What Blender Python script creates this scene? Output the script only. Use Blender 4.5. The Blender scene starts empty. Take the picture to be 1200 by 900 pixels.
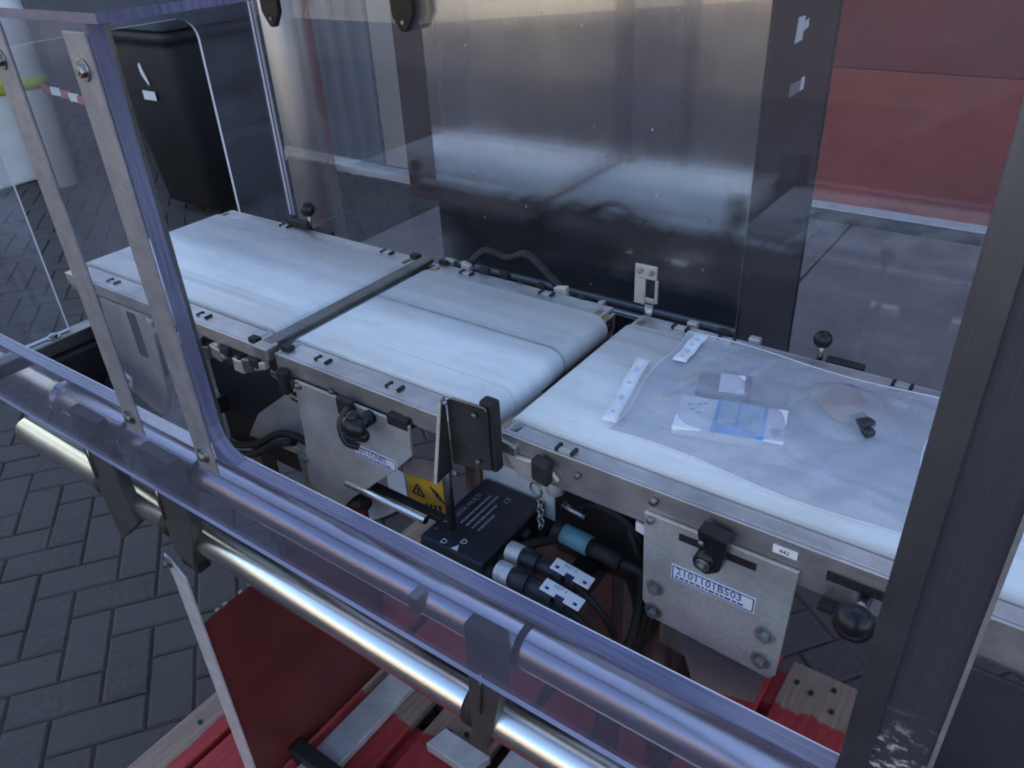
import bpy, bmesh, math, random
from mathutils import Vector, Matrix
random.seed(7)
R = math.radians
scene = bpy.context.scene
col = scene.collection

# ---------------------------------------------------------------- camera
CAM = Vector((0.0, 0.0, 1.49))
AX = Matrix(((0.81239837, 0.27406182, -0.5146834),
             (0.58122646, -0.45135641, 0.67709172),
             (-0.04674066, -0.84921582, -0.52597319)))   # world axes seen by the lens (right, down, forward)
cd = bpy.data.cameras.new('camera')
cam = bpy.data.objects.new('camera', cd)
col.objects.link(cam)
rot = Matrix(((AX[0][0], -AX[0][1], -AX[0][2]),
              (AX[1][0], -AX[1][1], -AX[1][2]),
              (AX[2][0], -AX[2][1], -AX[2][2])))
cam.matrix_world = Matrix.Translation(CAM) @ rot.to_4x4()
cd.sensor_width = 36
cd.lens = 36 * 934 / 1200
cd.clip_start = 0.02
cd.clip_end = 500
cd.dof.use_dof = False
scene.camera = cam

# ---------------------------------------------------------------- world, sun, exposure
SUN_EL, SUN_AZ = R(24), R(-14)       # low sun behind the red building (azimuth measured from +Y)
w = bpy.data.worlds.new('World')
scene.world = w
w.use_nodes = True
nt = w.node_tree
sky = nt.nodes.new('ShaderNodeTexSky')
sky.sky_type = 'NISHITA'
sky.sun_disc = False
sky.sun_elevation = SUN_EL
sky.sun_rotation = SUN_AZ
sky.air_density = 1.0
sky.dust_density = 1.6
nt.links.new(sky.outputs[0], nt.nodes['Background'].inputs[0])
nt.nodes['Background'].inputs[1].default_value = 0.13
sd = bpy.data.lights.new('sun', 'SUN')
sd.energy = 2.0
sd.angle = R(0.5)
sd.color = (1.0, 0.9, 0.76)
sun = bpy.data.objects.new('sun', sd)
col.objects.link(sun)
sdir = Vector((math.sin(SUN_AZ) * math.cos(SUN_EL), math.cos(SUN_AZ) * math.cos(SUN_EL), math.sin(SUN_EL)))
sun.rotation_euler = (-sdir).to_track_quat('-Z', 'Y').to_euler()
sun.location = (0, 12, 12)
scene.view_settings.view_transform = 'Standard'
scene.view_settings.look = 'None'
scene.view_settings.exposure = 1.92
scene.view_settings.gamma = 1.0
scene.cycles.transparent_max_bounces = 24
scene.cycles.max_bounces = 10

# ---------------------------------------------------------------- materials
class NT:
    def __init__(s, name):
        s.m = bpy.data.materials.new(name)
        s.m.use_nodes = True
        s.t = s.m.node_tree
        s.b = s.t.nodes['Principled BSDF']
        s.out = s.t.nodes['Material Output']
    def n(s, typ, **kw):
        nd = s.t.nodes.new(typ)
        for k, v in kw.items():
            setattr(nd, k, v)
        return nd
    def l(s, a, b): s.t.links.new(a, b)
    def coords(s, scale=(1, 1, 1), rot=(0, 0, 0), loc=(0, 0, 0)):
        tc = s.n('ShaderNodeTexCoord')
        mp = s.n('ShaderNodeMapping')
        mp.inputs['Scale'].default_value = scale
        mp.inputs['Rotation'].default_value = rot
        mp.inputs['Location'].default_value = loc
        s.l(tc.outputs['Object'], mp.inputs[0])
        return mp.outputs[0]
    def noise(s, co, scale, detail=4, rough=0.6):
        nd = s.n('ShaderNodeTexNoise')
        nd.inputs['Scale'].default_value = scale
        nd.inputs['Detail'].default_value = detail
        nd.inputs['Roughness'].default_value = rough
        s.l(co, nd.inputs['Vector'])
        return nd.outputs['Fac']
    def ramp(s, f, stops):
        nd = s.n('ShaderNodeValToRGB')
        e = nd.color_ramp.elements
        while len(e) < len(stops): e.new(0.5)
        for i, (p, c) in enumerate(stops):
            e[i].position = p
            e[i].color = (c[0], c[1], c[2], 1) if hasattr(c, '__len__') else (c, c, c, 1)
        s.l(f, nd.inputs[0])
        return nd.outputs[0]
    def mix(s, f, a, b, typ='MIX'):
        nd = s.n('ShaderNodeMix', data_type='RGBA', blend_type=typ)
        for so, v in ((nd.inputs[0], f), (nd.inputs[6], a), (nd.inputs[7], b)):
            if hasattr(v, 'is_linked'): s.l(v, so)
            elif hasattr(v, '__len__'): so.default_value = (v[0], v[1], v[2], 1)
            else: so.default_value = v
        return nd.outputs[2]
    def math(s, op, a, b=0.0, clamp=False):
        nd = s.n('ShaderNodeMath', operation=op, use_clamp=clamp)
        for so, v in ((nd.inputs[0], a), (nd.inputs[1], b)):
            if hasattr(v, 'is_linked'): s.l(v, so)
            else: so.default_value = v
        return nd.outputs[0]
    def bump(s, f, dist=0.001, strength=0.5):
        nd = s.n('ShaderNodeBump')
        nd.inputs['Distance'].default_value = dist
        nd.inputs['Strength'].default_value = strength
        s.l(f, nd.inputs['Height'])
        s.l(nd.outputs[0], s.b.inputs['Normal'])
    def set(s, **kw):
        for k, v in kw.items():
            so = s.b.inputs[k]
            if hasattr(v, 'is_linked'): s.l(v, so)
            elif hasattr(v, '__len__'): so.default_value = (v[0], v[1], v[2], 1)
            else: so.default_value = v
        return s

def simple(name, c, rough=0.5, metal=0.0, nscale=30, var=0.25, bump=0.0, spec=0.5):
    t = NT(name)
    f = t.noise(t.coords(), nscale)
    d = tuple(x * (1 - var) for x in c)
    u = tuple(min(1, x * (1 + var)) for x in c)
    t.set(**{'Base Color': t.ramp(f, [(0.3, d), (0.7, u)]), 'Roughness': rough, 'Metallic': metal,
             'Specular IOR Level': spec})
    if bump: t.bump(f, bump)
    return t.m

def steel(name, c=(0.52, 0.52, 0.53), rough=0.3, scale=(4, 160, 160), grime=0.35, var=0.12):
    t = NT(name)
    fine = t.noise(t.coords(scale), 6, 3)
    big = t.noise(t.coords(), 14, 5)
    g = t.ramp(big, [(0.38, 1 - grime), (0.62, 1.0)])
    base = t.mix(1.0, g, t.ramp(fine, [(0.3, tuple(x * (1 - var) for x in c)), (0.7, tuple(x * (1 + var) for x in c))]), 'MULTIPLY')
    r = t.math('ADD', t.math('MULTIPLY', big, 0.12), rough - 0.06)
    t.set(**{'Base Color': base, 'Metallic': 1.0, 'Roughness': r})
    t.bump(fine, 0.0003, 0.4)
    return t.m

M = {}
M['steel'] = steel('worn_steel', (0.50, 0.48, 0.46), 0.45)
M['rail'] = steel('brushed_rail', (0.58, 0.565, 0.57), 0.48, grime=0.3)
M['plate'] = steel('satin_plate', (0.60, 0.575, 0.535), 0.42, (60, 60, 60), 0.25)
M['plate'].node_tree.nodes['Principled BSDF'].inputs['Metallic'].default_value = 0.6
M['tube'] = steel('polished_tube', (0.86, 0.85, 0.84), 0.23, (300, 20, 20), 0.05, 0.03)
M['painted_mirror'] = simple('painted_red_reflection', (0.110, 0.021, 0.019), 0.42, 0.0, 9, 0.18)  # red pallet's reflection in the leg plate, put in as flat colour
M['clamp'] = simple('dark_clamp_block', (0.060, 0.060, 0.058), 0.5, 0.3, 25, 0.2)
M['cabinet'] = steel('cabinet_steel', (0.64, 0.635, 0.615), 0.10, (260, 20, 2.5), 0.12, 0.10)
def _scr(m):
    nt_ = m.node_tree; b_ = nt_.nodes['Principled BSDF']
    tc_n = nt_.nodes.new('ShaderNodeTexCoord'); mp = nt_.nodes.new('ShaderNodeMapping'); mp.inputs['Scale'].default_value = (900, 30, 7); nt_.links.new(tc_n.outputs['Object'], mp.inputs[0])
    nz = nt_.nodes.new('ShaderNodeTexNoise'); nz.inputs['Scale'].default_value = 1.0; nz.inputs['Detail'].default_value = 2; nt_.links.new(mp.outputs[0], nz.inputs['Vector'])
    vz = nt_.nodes.new('ShaderNodeTexVoronoi'); vz.inputs['Scale'].default_value = 26; nt_.links.new(tc_n.outputs['Object'], vz.inputs['Vector'])
    lt_ = nt_.nodes.new('ShaderNodeMath'); lt_.operation = 'LESS_THAN'; lt_.inputs[1].default_value = 0.045; nt_.links.new(vz.outputs['Distance'], lt_.inputs[0])
    old = b_.inputs['Roughness'].links[0].from_socket
    a1 = nt_.nodes.new('ShaderNodeMath'); a1.operation = 'MULTIPLY_ADD'; a1.inputs[1].default_value = 0.14; nt_.links.new(nz.outputs['Fac'], a1.inputs[0]); nt_.links.new(old, a1.inputs[2])
    a2 = nt_.nodes.new('ShaderNodeMath'); a2.operation = 'MULTIPLY_ADD'; a2.inputs[1].default_value = 0.5; nt_.links.new(lt_.outputs[0], a2.inputs[0]); nt_.links.new(a1.outputs[0], a2.inputs[2])
    a3 = nt_.nodes.new('ShaderNodeMath'); a3.operation = 'SUBTRACT'; a3.inputs[1].default_value = 0.07; nt_.links.new(a2.outputs[0], a3.inputs[0])
    nt_.links.new(a3.outputs[0], b_.inputs['Roughness'])
_scr(M['cabinet'])
for n_ in M['cabinet'].node_tree.nodes:
    if n_.type == 'BUMP': n_.inputs['Strength'].default_value = 0.2
M['column'] = steel('column_steel', (0.50, 0.495, 0.49), 0.44, (120, 120, 3), 0.06, 0.05)
M['darksteel'] = steel('dull_dark_steel', (0.22, 0.218, 0.215), 0.38, (40, 40, 40), 0.35)
t = NT('guard_post_steel')
f_ = t.noise(t.coords((200, 30, 6)), 6, 3)
tc = t.n('ShaderNodeTexCoord'); sp = t.n('ShaderNodeSeparateXYZ'); t.l(tc.outputs['Object'], sp.inputs[0])
low = t.math('MULTIPLY', t.math('SUBTRACT', 0.215, sp.outputs[2]), 22, True)
sc = t.ramp(t.noise(t.coords((90, 90, 150)), 1.0, 5, 0.7), [(0.52, 0.0), (0.62, 1.0)])
k_ = t.math('MULTIPLY', low, sc)
t.set(**{'Base Color': t.mix(k_, t.ramp(f_, [(0.3, (0.085, 0.084, 0.108)), (0.7, (0.110, 0.108, 0.135))]), (0.55, 0.55, 0.56)),
         'Metallic': t.math('MULTIPLY', t.math('SUBTRACT', 1.0, k_), 0.6), 'Roughness': t.math('ADD', 0.33, t.math('MULTIPLY', t.noise(t.coords(), 20), 0.2))})
t.bump(f_, 0.0003, 0.15)
M['post'] = t.m
M['poststrip'] = steel('post_strip_steel', (0.19, 0.20, 0.235), 0.46, (200, 30, 6), 0.15, 0.06)
M['skirt'] = simple('dark_skirt_paint', (0.040, 0.037, 0.045), 0.5, 0.2, 9, 0.25)
M['flange'] = simple('dull_flange', (0.17, 0.17, 0.19), 0.42, 0.4, 14, 0.25)
M['sunlit_yard'] = simple('painted_sunlit_yard', (0.42, 0.37, 0.29), 0.9, 0, 1.2, 0.15)  # pale warm tone stands for sunlit ground
M['strip'] = simple('brushed_aluminium_strip', (0.315, 0.305, 0.33), 0.5, 0.55, 60, 0.18)
M['bolt'] = steel('bolt_steel', (0.42, 0.42, 0.41), 0.28, (40, 40, 40), 0.5)
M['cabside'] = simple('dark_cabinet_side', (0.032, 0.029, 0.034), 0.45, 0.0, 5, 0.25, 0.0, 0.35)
M['black'] = simple('black_plastic', (0.009, 0.009, 0.011), 0.28, 0, 80, 0.3, 0.0, 0.38)
M['matt'] = simple('matt_black', (0.012, 0.011, 0.012), 0.65, 0, 40, 0.3)
M['boxblack'] = simple('dark_blue_black_enamel', (0.022, 0.023, 0.032), 0.45, 0, 60, 0.3)
M['sleeve'] = simple('dark_sleeve', (0.018, 0.020, 0.030), 0.42, 0, 60, 0.3)
M['nut'] = simple('nickel_nut', (0.62, 0.62, 0.63), 0.45, 0.6, 90, 0.2)
M['white'] = simple('white_label', (0.80, 0.80, 0.83), 0.55, 0, 60, 0.05)
M['offwhite'] = simple('off_white_cover', (0.80, 0.80, 0.80), 0.5, 0, 20, 0.08)
M['ink'] = simple('dark_ink', (0.03, 0.03, 0.09), 0.6, 0, 60, 0.1)
M['blueink'] = simple('blue_ink', (0.05, 0.05, 0.22), 0.6, 0, 60, 0.1)
M['greyink'] = simple('grey_print', (0.27, 0.30, 0.36), 0.6, 0, 60, 0.1)
M['whiteink'] = simple('white_print', (0.66, 0.68, 0.72), 0.6, 0, 60, 0.1)
M['yellow'] = simple('yellow_sticker', (0.80, 0.46, 0.03), 0.5, 0, 60, 0.1)
M['teal'] = simple('teal_plastic', (0.10, 0.26, 0.31), 0.45, 0, 40, 0.15)
M['bin'] = simple('bin_plastic', (0.017, 0.018, 0.022), 0.62, 0, 6, 0.3)
M['rubber'] = simple('wheel_rubber', (0.015, 0.015, 0.016), 0.7, 0, 30, 0.3)
M['motor'] = simple('motor_black', (0.008, 0.008, 0.009), 0.6, 0, 30, 0.3)
M['galv'] = simple('galvanised_steel', (0.55, 0.55, 0.57), 0.5, 0.45, 35, 0.15)
M['bluecard'] = simple('blue_print', (0.10, 0.36, 0.80), 0.4, 0, 30, 0.15)
M['window'] = simple('pale_blue_window', (0.42, 0.55, 0.66), 0.35, 0, 30, 0.1)
M['greypack'] = simple('grey_pack', (0.22, 0.22, 0.26), 0.5, 0, 30, 0.15)
M['beige'] = simple('beige_plastic', (0.36, 0.245, 0.185), 0.5, 0, 30, 0.1)
M['brown'] = simple('brown_paint', (0.030, 0.019, 0.022), 0.6, 0, 8, 0.3)
M['beigewall'] = simple('beige_panel', (0.30, 0.28, 0.26), 0.7, 0, 3, 0.08)
M['corr'] = simple('blue_grey_cladding', (0.15, 0.17, 0.21), 0.45, 0.0, 4, 0.1)
M['red_low'] = simple('brick_red_panel', (0.225, 0.036, 0.028), 0.55, 0, 2.5, 0.24)
M['red_up'] = simple('maroon_panel', (0.135, 0.009, 0.018), 0.55, 0, 2.5, 0.24)
M['sill'] = simple('pale_sill', (0.50, 0.50, 0.50), 0.7, 0, 12, 0.15)
M['sillside'] = simple('dark_kerb_face', (0.06, 0.06, 0.07), 0.8, 0, 12, 0.2)
M['roof'] = simple('roof_felt', (0.08, 0.08, 0.085), 0.85, 0, 4, 0.2)
M['whitepost'] = simple('white_painted_concrete', (0.78, 0.79, 0.80), 0.6, 0, 6, 0.08)
M['lime'] = simple('lime_band', (0.42, 0.48, 0.06), 0.5, 0, 10, 0.1)
M['tape_red'] = simple('tape_red', (0.42, 0.14, 0.14), 0.5, 0, 30, 0.1)
M['darkwall'] = simple('dark_blue_wall', (0.022, 0.026, 0.042), 0.7, 0, 3, 0.3)
M['ochre'] = simple('sunlit_render', (0.34, 0.285, 0.21), 0.85, 0, 2, 0.12)
M['chain'] = steel('chain_steel', (0.30, 0.30, 0.30), 0.35, (40, 40, 40), 0.4)

# white belt with lengthwise grey dirt
def belt_mat(name, streak_y=None, seed=0.0):
    t = NT(name)
    s1 = t.noise(t.coords((1.0, 17, 1), loc=(seed, seed, 0)), 1.6, 3, 0.55)
    s2 = t.noise(t.coords((3, 9, 1), loc=(seed + 4, 2, 0)), 2.2, 5, 0.65)
    s3 = t.noise(t.coords((1, 1, 1), loc=(seed, 0, 3)), 26, 5, 0.7)
    c = t.mix(t.ramp(s1, [(0.42, 0.0), (0.74, 0.7)]), (0.74, 0.745, 0.75), (0.50, 0.51, 0.515))
    c = t.mix(t.ramp(s2, [(0.48, 0.0), (0.74, 0.7)]), c, (0.50, 0.51, 0.50))
    c = t.mix(t.ramp(s3, [(0.56, 0.0), (0.76, 0.3)]), c, (0.50, 0.50, 0.49))
    s4 = t.noise(t.coords((0.7, 55, 1), loc=(seed, 7, 0)), 1.2, 2, 0.5)
    c = t.mix(t.ramp(s4, [(0.58, 0.0), (0.70, 0.45)]), c, (0.40, 0.41, 0.42))
    if streak_y is not None:
        tc = t.n('ShaderNodeTexCoord')
        sp = t.n('ShaderNodeSeparateXYZ')
        t.l(tc.outputs['Object'], sp.inputs[0])
        wob = t.math('MULTIPLY', t.math('SUBTRACT', t.noise(t.coords((1, 1, 1)), 5), 0.5), 0.006)
        d = t.math('ABSOLUTE', t.math('ADD', t.math('SUBTRACT', sp.outputs[1], streak_y), wob))
        k = t.ramp(t.math('MULTIPLY', d, 100), [(0.14, 0.95), (0.42, 0.0)])
        k2 = t.ramp(t.math('MULTIPLY', d, 30), [(0.1, 0.35), (0.9, 0.0)])
        k = t.math('MAXIMUM', t.math('MULTIPLY', k, t.ramp(s3, [(0.3, 0.7), (0.6, 1.0)])), k2)
        c = t.mix(k, c, (0.22, 0.23, 0.25))
    t.set(**{'Base Color': c, 'Roughness': 0.5})
    t.bump(t.noise(t.coords(), 900, 2), 0.0002, 0.3)
    return t.m
M['belt0'] = belt_mat('white_belt_left', None, 1.3)
M['belt1'] = belt_mat('white_belt_middle', 0.698 - .677, 5.1)
M['belt2'] = belt_mat('white_belt_right', None, 9.7)

# thin clear sheet: both faces reflect by angle, a little dirt scatters light
def sheet_mat(name, tint, haze, haze_col, gloss_rough=0.02, boost=1.0, streak=0.7):
    t = NT(name)
    t.t.nodes.remove(t.b)
    lw = t.n('ShaderNodeLayerWeight')
    lw.inputs[0].default_value = 0.5
    f5 = t.math('POWER', lw.outputs['Facing'], 5.0)
    fr = t.math('MULTIPLY', t.math('ADD', t.math('MULTIPLY', f5, 0.95), 0.045), boost, True)
    tr = t.n('ShaderNodeBsdfTransparent'); tr.inputs[0].default_value = (*tint, 1)
    gl = t.n('ShaderNodeBsdfGlossy'); gl.inputs['Roughness'].default_value = gloss_rough
    gl.inputs[0].default_value = (1, 1, 1, 1)
    df = t.n('ShaderNodeBsdfDiffuse'); df.inputs[0].default_value = (*haze_col, 1)
    n1 = t.noise(t.coords((1, 1, 3)), 7, 6, 0.7)
    n2 = t.noise(t.coords((6, 6, 60)), 9, 3, 0.6)
    hz = t.math('MULTIPLY', t.math('ADD', t.ramp(n1, [(0.35, 0.55), (0.75, 1.6)]), t.ramp(n2, [(0.64, 0.0), (0.72, streak)])), haze)
    m1 = t.n('ShaderNodeMixShader'); t.l(hz, m1.inputs[0]); t.l(tr.outputs[0], m1.inputs[1]); t.l(df.outputs[0], m1.inputs[2])
    m2 = t.n('ShaderNodeMixShader'); t.l(fr, m2.inputs[0]); t.l(m1.outputs[0], m2.inputs[1]); t.l(gl.outputs[0], m2.inputs[2])
    t.l(m2.outputs[0], t.out.inputs[0])
    return t.m
M['acrylic'] = sheet_mat('clear_acrylic', (0.94, 0.945, 0.965), 0.075, (0.46, 0.46, 0.56))
M['acrylic_rear'] = sheet_mat('clear_acrylic_rear', (0.965, 0.965, 0.975), 0.022, (0.55, 0.56, 0.66), 0.012, 1.4)
M['acrylic_low'] = sheet_mat('scuffed_acrylic', (0.80, 0.80, 0.885), 0.15, (0.23, 0.225, 0.31), 0.05, 1.0, 1.4)
M['film'] = sheet_mat('polythene_film', (0.93, 0.93, 0.95), 0.42, (0.54, 0.55, 0.62), 0.20, 0.9, 0.0)
t = NT('acrylic_edge')
t.set(**{'Base Color': t.ramp(t.noise(t.coords((3, 90, 3)), 4), [(0.3, (0.10, 0.098, 0.185)), (0.7, (0.21, 0.20, 0.32))]),
         'Roughness': 0.22, 'Transmission Weight': 0.25})
M['edge'] = t.m
t = NT('pale_acrylic_edge')
t.set(**{'Base Color': (0.62, 0.62, 0.72), 'Roughness': 0.3})
M['edge_pale'] = t.m
t = NT('frosted_strip')
t.set(**{'Base Color': t.ramp(t.noise(t.coords((1, 1, 1)), 90), [(0.3, (0.72, 0.73, 0.78)), (0.7, (0.86, 0.86, 0.9))]), 'Roughness': 0.4})
M['frost'] = t.m
scene.cycles.filter_width = 1.9

# pallet wood: red paint worn down to bare timber
def wood_mat(name, bare_lo, bare_hi, xb=None):
    t = NT(name)
    g = t.noise(t.coords((26, 1.6, 26)), 5, 6, 0.65)
    woodc = t.ramp(g, [(0.3, (0.20, 0.125, 0.095)), (0.7, (0.36, 0.245, 0.185))])
    redc = t.ramp(t.noise(t.coords((18, 3, 18)), 5, 5), [(0.3, (0.28, 0.020, 0.022)), (0.72, (0.46, 0.035, 0.035))])
    tc = t.n('ShaderNodeTexCoord'); sp = t.n('ShaderNodeSeparateXYZ')
    t.l(tc.outputs['Object'], sp.inputs[0])
    nz = t.math('MULTIPLY', t.math('SUBTRACT', t.noise(t.coords((9, 5, 1)), 3, 7, 0.7), 0.5), 0.09)
    y = t.math('ADD', sp.outputs[1], nz)
    a = t.math('MULTIPLY', t.math('SUBTRACT', y, bare_lo), 160, True)
    b = t.math('MULTIPLY', t.math('SUBTRACT', bare_hi, y), 160, True)
    k = t.math('MULTIPLY', a, b)
    if xb is not None:
        nx = t.math('ADD', sp.outputs[0], t.math('MULTIPLY', nz, 0.25))
        k = t.math('MAXIMUM', k, t.math('MULTIPLY', t.math('SUBTRACT', xb, nx), 220, True))
    c = t.mix(k, redc, woodc)
    t.set(**{'Base Color': c, 'Roughness': 0.7})
    t.bump(g, 0.0015, 0.6)
    return t.m
M['wood_end'] = wood_mat('red_board_bare_end', 1.055 - .7, 2.0)
M['wood_mid'] = wood_mat('red_board_bare_patch', 0.625 - .7, 0.76 - .7)
M['wood_side'] = wood_mat('red_board_bare_side', 5, 6, -1.083 + .6)
M['wood_red'] = wood_mat('red_board', 5, 6)

# paving
def paver_mat():
    t = NT('dark_paver')
    oi = t.n('ShaderNodeObjectInfo')
    f = t.noise(t.coords(), 60, 6, 0.7)
    c = t.ramp(f, [(0.22, (0.036, 0.030, 0.030)), (0.78, (0.108, 0.086, 0.082))])
    big_ = t.noise(t.coords(), 7, 5, 0.7)
    c = t.mix(t.ramp(big_, [(0.45, 0.0), (0.7, 0.55)]), c, (0.040, 0.033, 0.032))
    c = t.mix(t.math('MULTIPLY', oi.outputs['Random'], 0.85), c, (0.078, 0.064, 0.060))
    sp = t.noise(t.coords(), 420, 2)
    c = t.mix(t.ramp(sp, [(0.72, 0.0), (0.76, 0.5)]), c, (0.30, 0.30, 0.32))
    t.set(**{'Base Color': c, 'Roughness': 0.8})
    t.bump(f, 0.003, 0.6)
    return t.m
M['paver'] = paver_mat()
M['sand'] = simple('joint_sand', (0.055, 0.048, 0.047), 0.95, 0, 60, 0.4)
t = NT('concrete_slab')
f = t.noise(t.coords(), 3.5, 8, 0.7)
f2 = t.noise(t.coords(), 90, 4, 0.7)
c = t.ramp(f, [(0.3, (0.145, 0.142, 0.145)), (0.7, (0.225, 0.222, 0.222))])
c = t.mix(0.5, c, t.ramp(f2, [(0.3, 0.35), (0.7, 0.75)]), 'MULTIPLY')
c = t.mix(1.0, c, (1.72, 1.46, 1.40), 'MULTIPLY')
st_ = t.noise(t.coords((1, 1, 1), loc=(3, 1, 0)), 1.3, 7, 0.75)
c = t.mix(t.ramp(st_, [(0.48, 0.0), (0.7, 0.5)]), c, (0.085, 0.072, 0.070))
t.set(**{'Base Color': c, 'Roughness': 0.85})
t.bump(f2, 0.002, 0.5)
M['slab'] = t.m
M['asphalt'] = simple('yard_ground', (0.065, 0.060, 0.057), 0.9, 0, 3, 0.25)

# ---------------------------------------------------------------- helpers
class MB:
    """collects shapes (world coordinates) for one mesh"""
    def __init__(s):
        s.bm = bmesh.new(); s.mi = 0
    def _f(s, vs, smooth=False):
        try:
            f = s.bm.faces.new(vs)
        except ValueError:
            return None
        f.material_index = s.mi; f.smooth = smooth
        return f
    def box(s, x0, x1, y0, y1, z0, z1, edge=None, thin=None):
        v = [s.bm.verts.new((x, y, z)) for z in (z0, z1) for y in (y0, y1) for x in (x0, x1)]
        fs = [((0, 2, 3, 1), 2), ((4, 5, 7, 6), 2), ((0, 1, 5, 4), 1), ((2, 6, 7, 3), 1), ((0, 4, 6, 2), 0), ((1, 3, 7, 5), 0)]
        for idx, ax in fs:
            f = s._f([v[i] for i in idx])
            if thin is not None and ax != thin: f.material_index = edge
        return s
    def obox(s, c, dx, dy, dz, xa=(1, 0, 0), ya=(0, 1, 0), za=(0, 0, 1)):
        c = Vector(c); xa = Vector(xa).normalized() * dx / 2; ya = Vector(ya).normalized() * dy / 2; za = Vector(za).normalized() * dz / 2
        v = [s.bm.verts.new(c + xa * i + ya * j + za * k) for k in (-1, 1) for j in (-1, 1) for i in (-1, 1)]
        for idx in ((0, 2, 3, 1), (4, 5, 7, 6), (0, 1, 5, 4), (2, 6, 7, 3), (0, 4, 6, 2), (1, 3, 7, 5)):
            s._f([v[i] for i in idx])
        return s
    def cyl(s, p0, p1, r, n=20, r1=None, caps=True):
        p0, p1 = Vector(p0), Vector(p1); r1 = r if r1 is None else r1
        d = (p1 - p0).normalized()
        a = d.orthogonal().normalized(); b = d.cross(a)
        A, B = [], []
        for i in range(n):
            t = 2 * math.pi * i / n
            o = a * math.cos(t) + b * math.sin(t)
            A.append(s.bm.verts.new(p0 + o * r)); B.append(s.bm.verts.new(p1 + o * r1))
        for i in range(n):
            j = (i + 1) % n
            s._f([A[i], A[j], B[j], B[i]], True)
        if caps:
            s._f(A[::-1]); s._f(B)
        return s
    def pipe(s, p0, p1, r, ri, n=28):
        """hollow tube"""
        p0, p1 = Vector(p0), Vector(p1)
        d = (p1 - p0).normalized(); a = d.orthogonal().normalized(); b = d.cross(a)
        ring = []
        for p, rr in ((p0, r), (p1, r), (p1, ri), (p0, ri)):
            ring.append([s.bm.verts.new(p + (a * math.cos(2 * math.pi * i / n) + b * math.sin(2 * math.pi * i / n)) * rr) for i in range(n)])
        for k in range(4):
            A, B = ring[k], ring[(k + 1) % 4]
            for i in range(n):
                j = (i + 1) % n
                s._f([A[i], A[j], B[j], B[i]], k in (0, 2))
        return s
    def sphere(s, c, r, n=18, sc=(1, 1, 1)):
        m = Matrix.Translation(Vector(c)) @ Matrix.Diagonal((r * sc[0], r * sc[1], r * sc[2], 1))
        k = bmesh.ops.create_uvsphere(s.bm, u_segments=n, v_segments=n // 2 + 2, radius=1, matrix=m)
        for v in k['verts']:
            for f in v.link_faces: f.smooth = True; f.material_index = s.mi
        return s
    def path(s, pts, r, n=10):
        """round cable through points (Catmull-Rom)"""
        P = [Vector(p) for p in pts]
        Q = []
        for i in range(len(P) - 1):
            a = P[max(i - 1, 0)]; b = P[i]; c = P[i + 1]; d = P[min(i + 2, len(P) - 1)]
            for k in range(8):
                t = k / 8
                Q.append(0.5 * ((2 * b) + (c - a) * t + (2 * a - 5 * b + 4 * c - d) * t * t + (3 * b - a - 3 * c + d) * t ** 3))
        Q.append(P[-1])
        prev = None; up = None
        for i, q in enumerate(Q):
            d = (Q[min(i + 1, len(Q) - 1)] - Q[max(i - 1, 0)]).normalized()
            up = d.orthogonal().normalized() if up is None else (up - d * up.dot(d)).normalized()
            b = d.cross(up)
            ring = [s.bm.verts.new(q + (up * math.cos(2 * math.pi * k / n) + b * math.sin(2 * math.pi * k / n)) * r) for k in range(n)]
            if prev:
                for k in range(n):
                    s._f([prev[k], prev[(k + 1) % n], ring[(k + 1) % n], ring[k]], True)
            else:
                s._f(ring[::-1])
            prev = ring
        s._f(prev)
        return s
    def prism(s, poly, axis, a, b, edge=None):
        """poly in the plane normal to axis (0: y,z  1: x,z  2: x,y) from a to b"""
        def V(p, t):
            if axis == 0: return (t, p[0], p[1])
            if axis == 1: return (p[0], t, p[1])
            return (p[0], p[1], t)
        A = [s.bm.verts.new(V(p, a)) for p in poly]; B = [s.bm.verts.new(V(p, b)) for p in poly]
        s._f(A); s._f(B[::-1])
        n = len(poly)
        for i in range(n):
            f = s._f([A[i], B[i], B[(i + 1) % n], A[(i + 1) % n]])
            if edge is not None and f: f.material_index = edge
        return s
    def build(s, name, mats, parent=None, bevel=0.0, recalc=True, link=True):
        if recalc: bmesh.ops.recalc_face_normals(s.bm, faces=s.bm.faces)
        me = bpy.data.meshes.new(name)
        if parent is not None:
            off = root_of(parent)
            bmesh.ops.translate(s.bm, verts=s.bm.verts, vec=-off)
        s.bm.to_mesh(me); s.bm.free()
        for m in (mats if isinstance(mats, (list, tuple)) else [mats]):
            me.materials.append(M[m] if isinstance(m, str) else m)
        o = bpy.data.objects.new(name, me)
        col.objects.link(o)
        if parent is not None: o.parent = parent
        if bevel:
            md = o.modifiers.new('bevel', 'BEVEL'); md.width = bevel; md.segments = 2; md.limit_method = 'ANGLE'; md.angle_limit = R(40)
            md.harden_normals = False
        return o

def root_of(o):
    v = Vector((0, 0, 0))
    while o is not None:
        v += Vector(o.location); o = o.parent
    return v

def thing(name, label, cat, loc=(0, 0, 0), group=None):
    o = bpy.data.objects.new(name, None)
    o.empty_display_size = 0.05
    col.objects.link(o)
    o.location = loc
    o['label'] = label; o['category'] = cat
    if group: o['group'] = group
    return o
def tag(o, label, cat, group=None):
    o['label'] = label; o['category'] = cat
    if group: o['group'] = group
    return o

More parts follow.
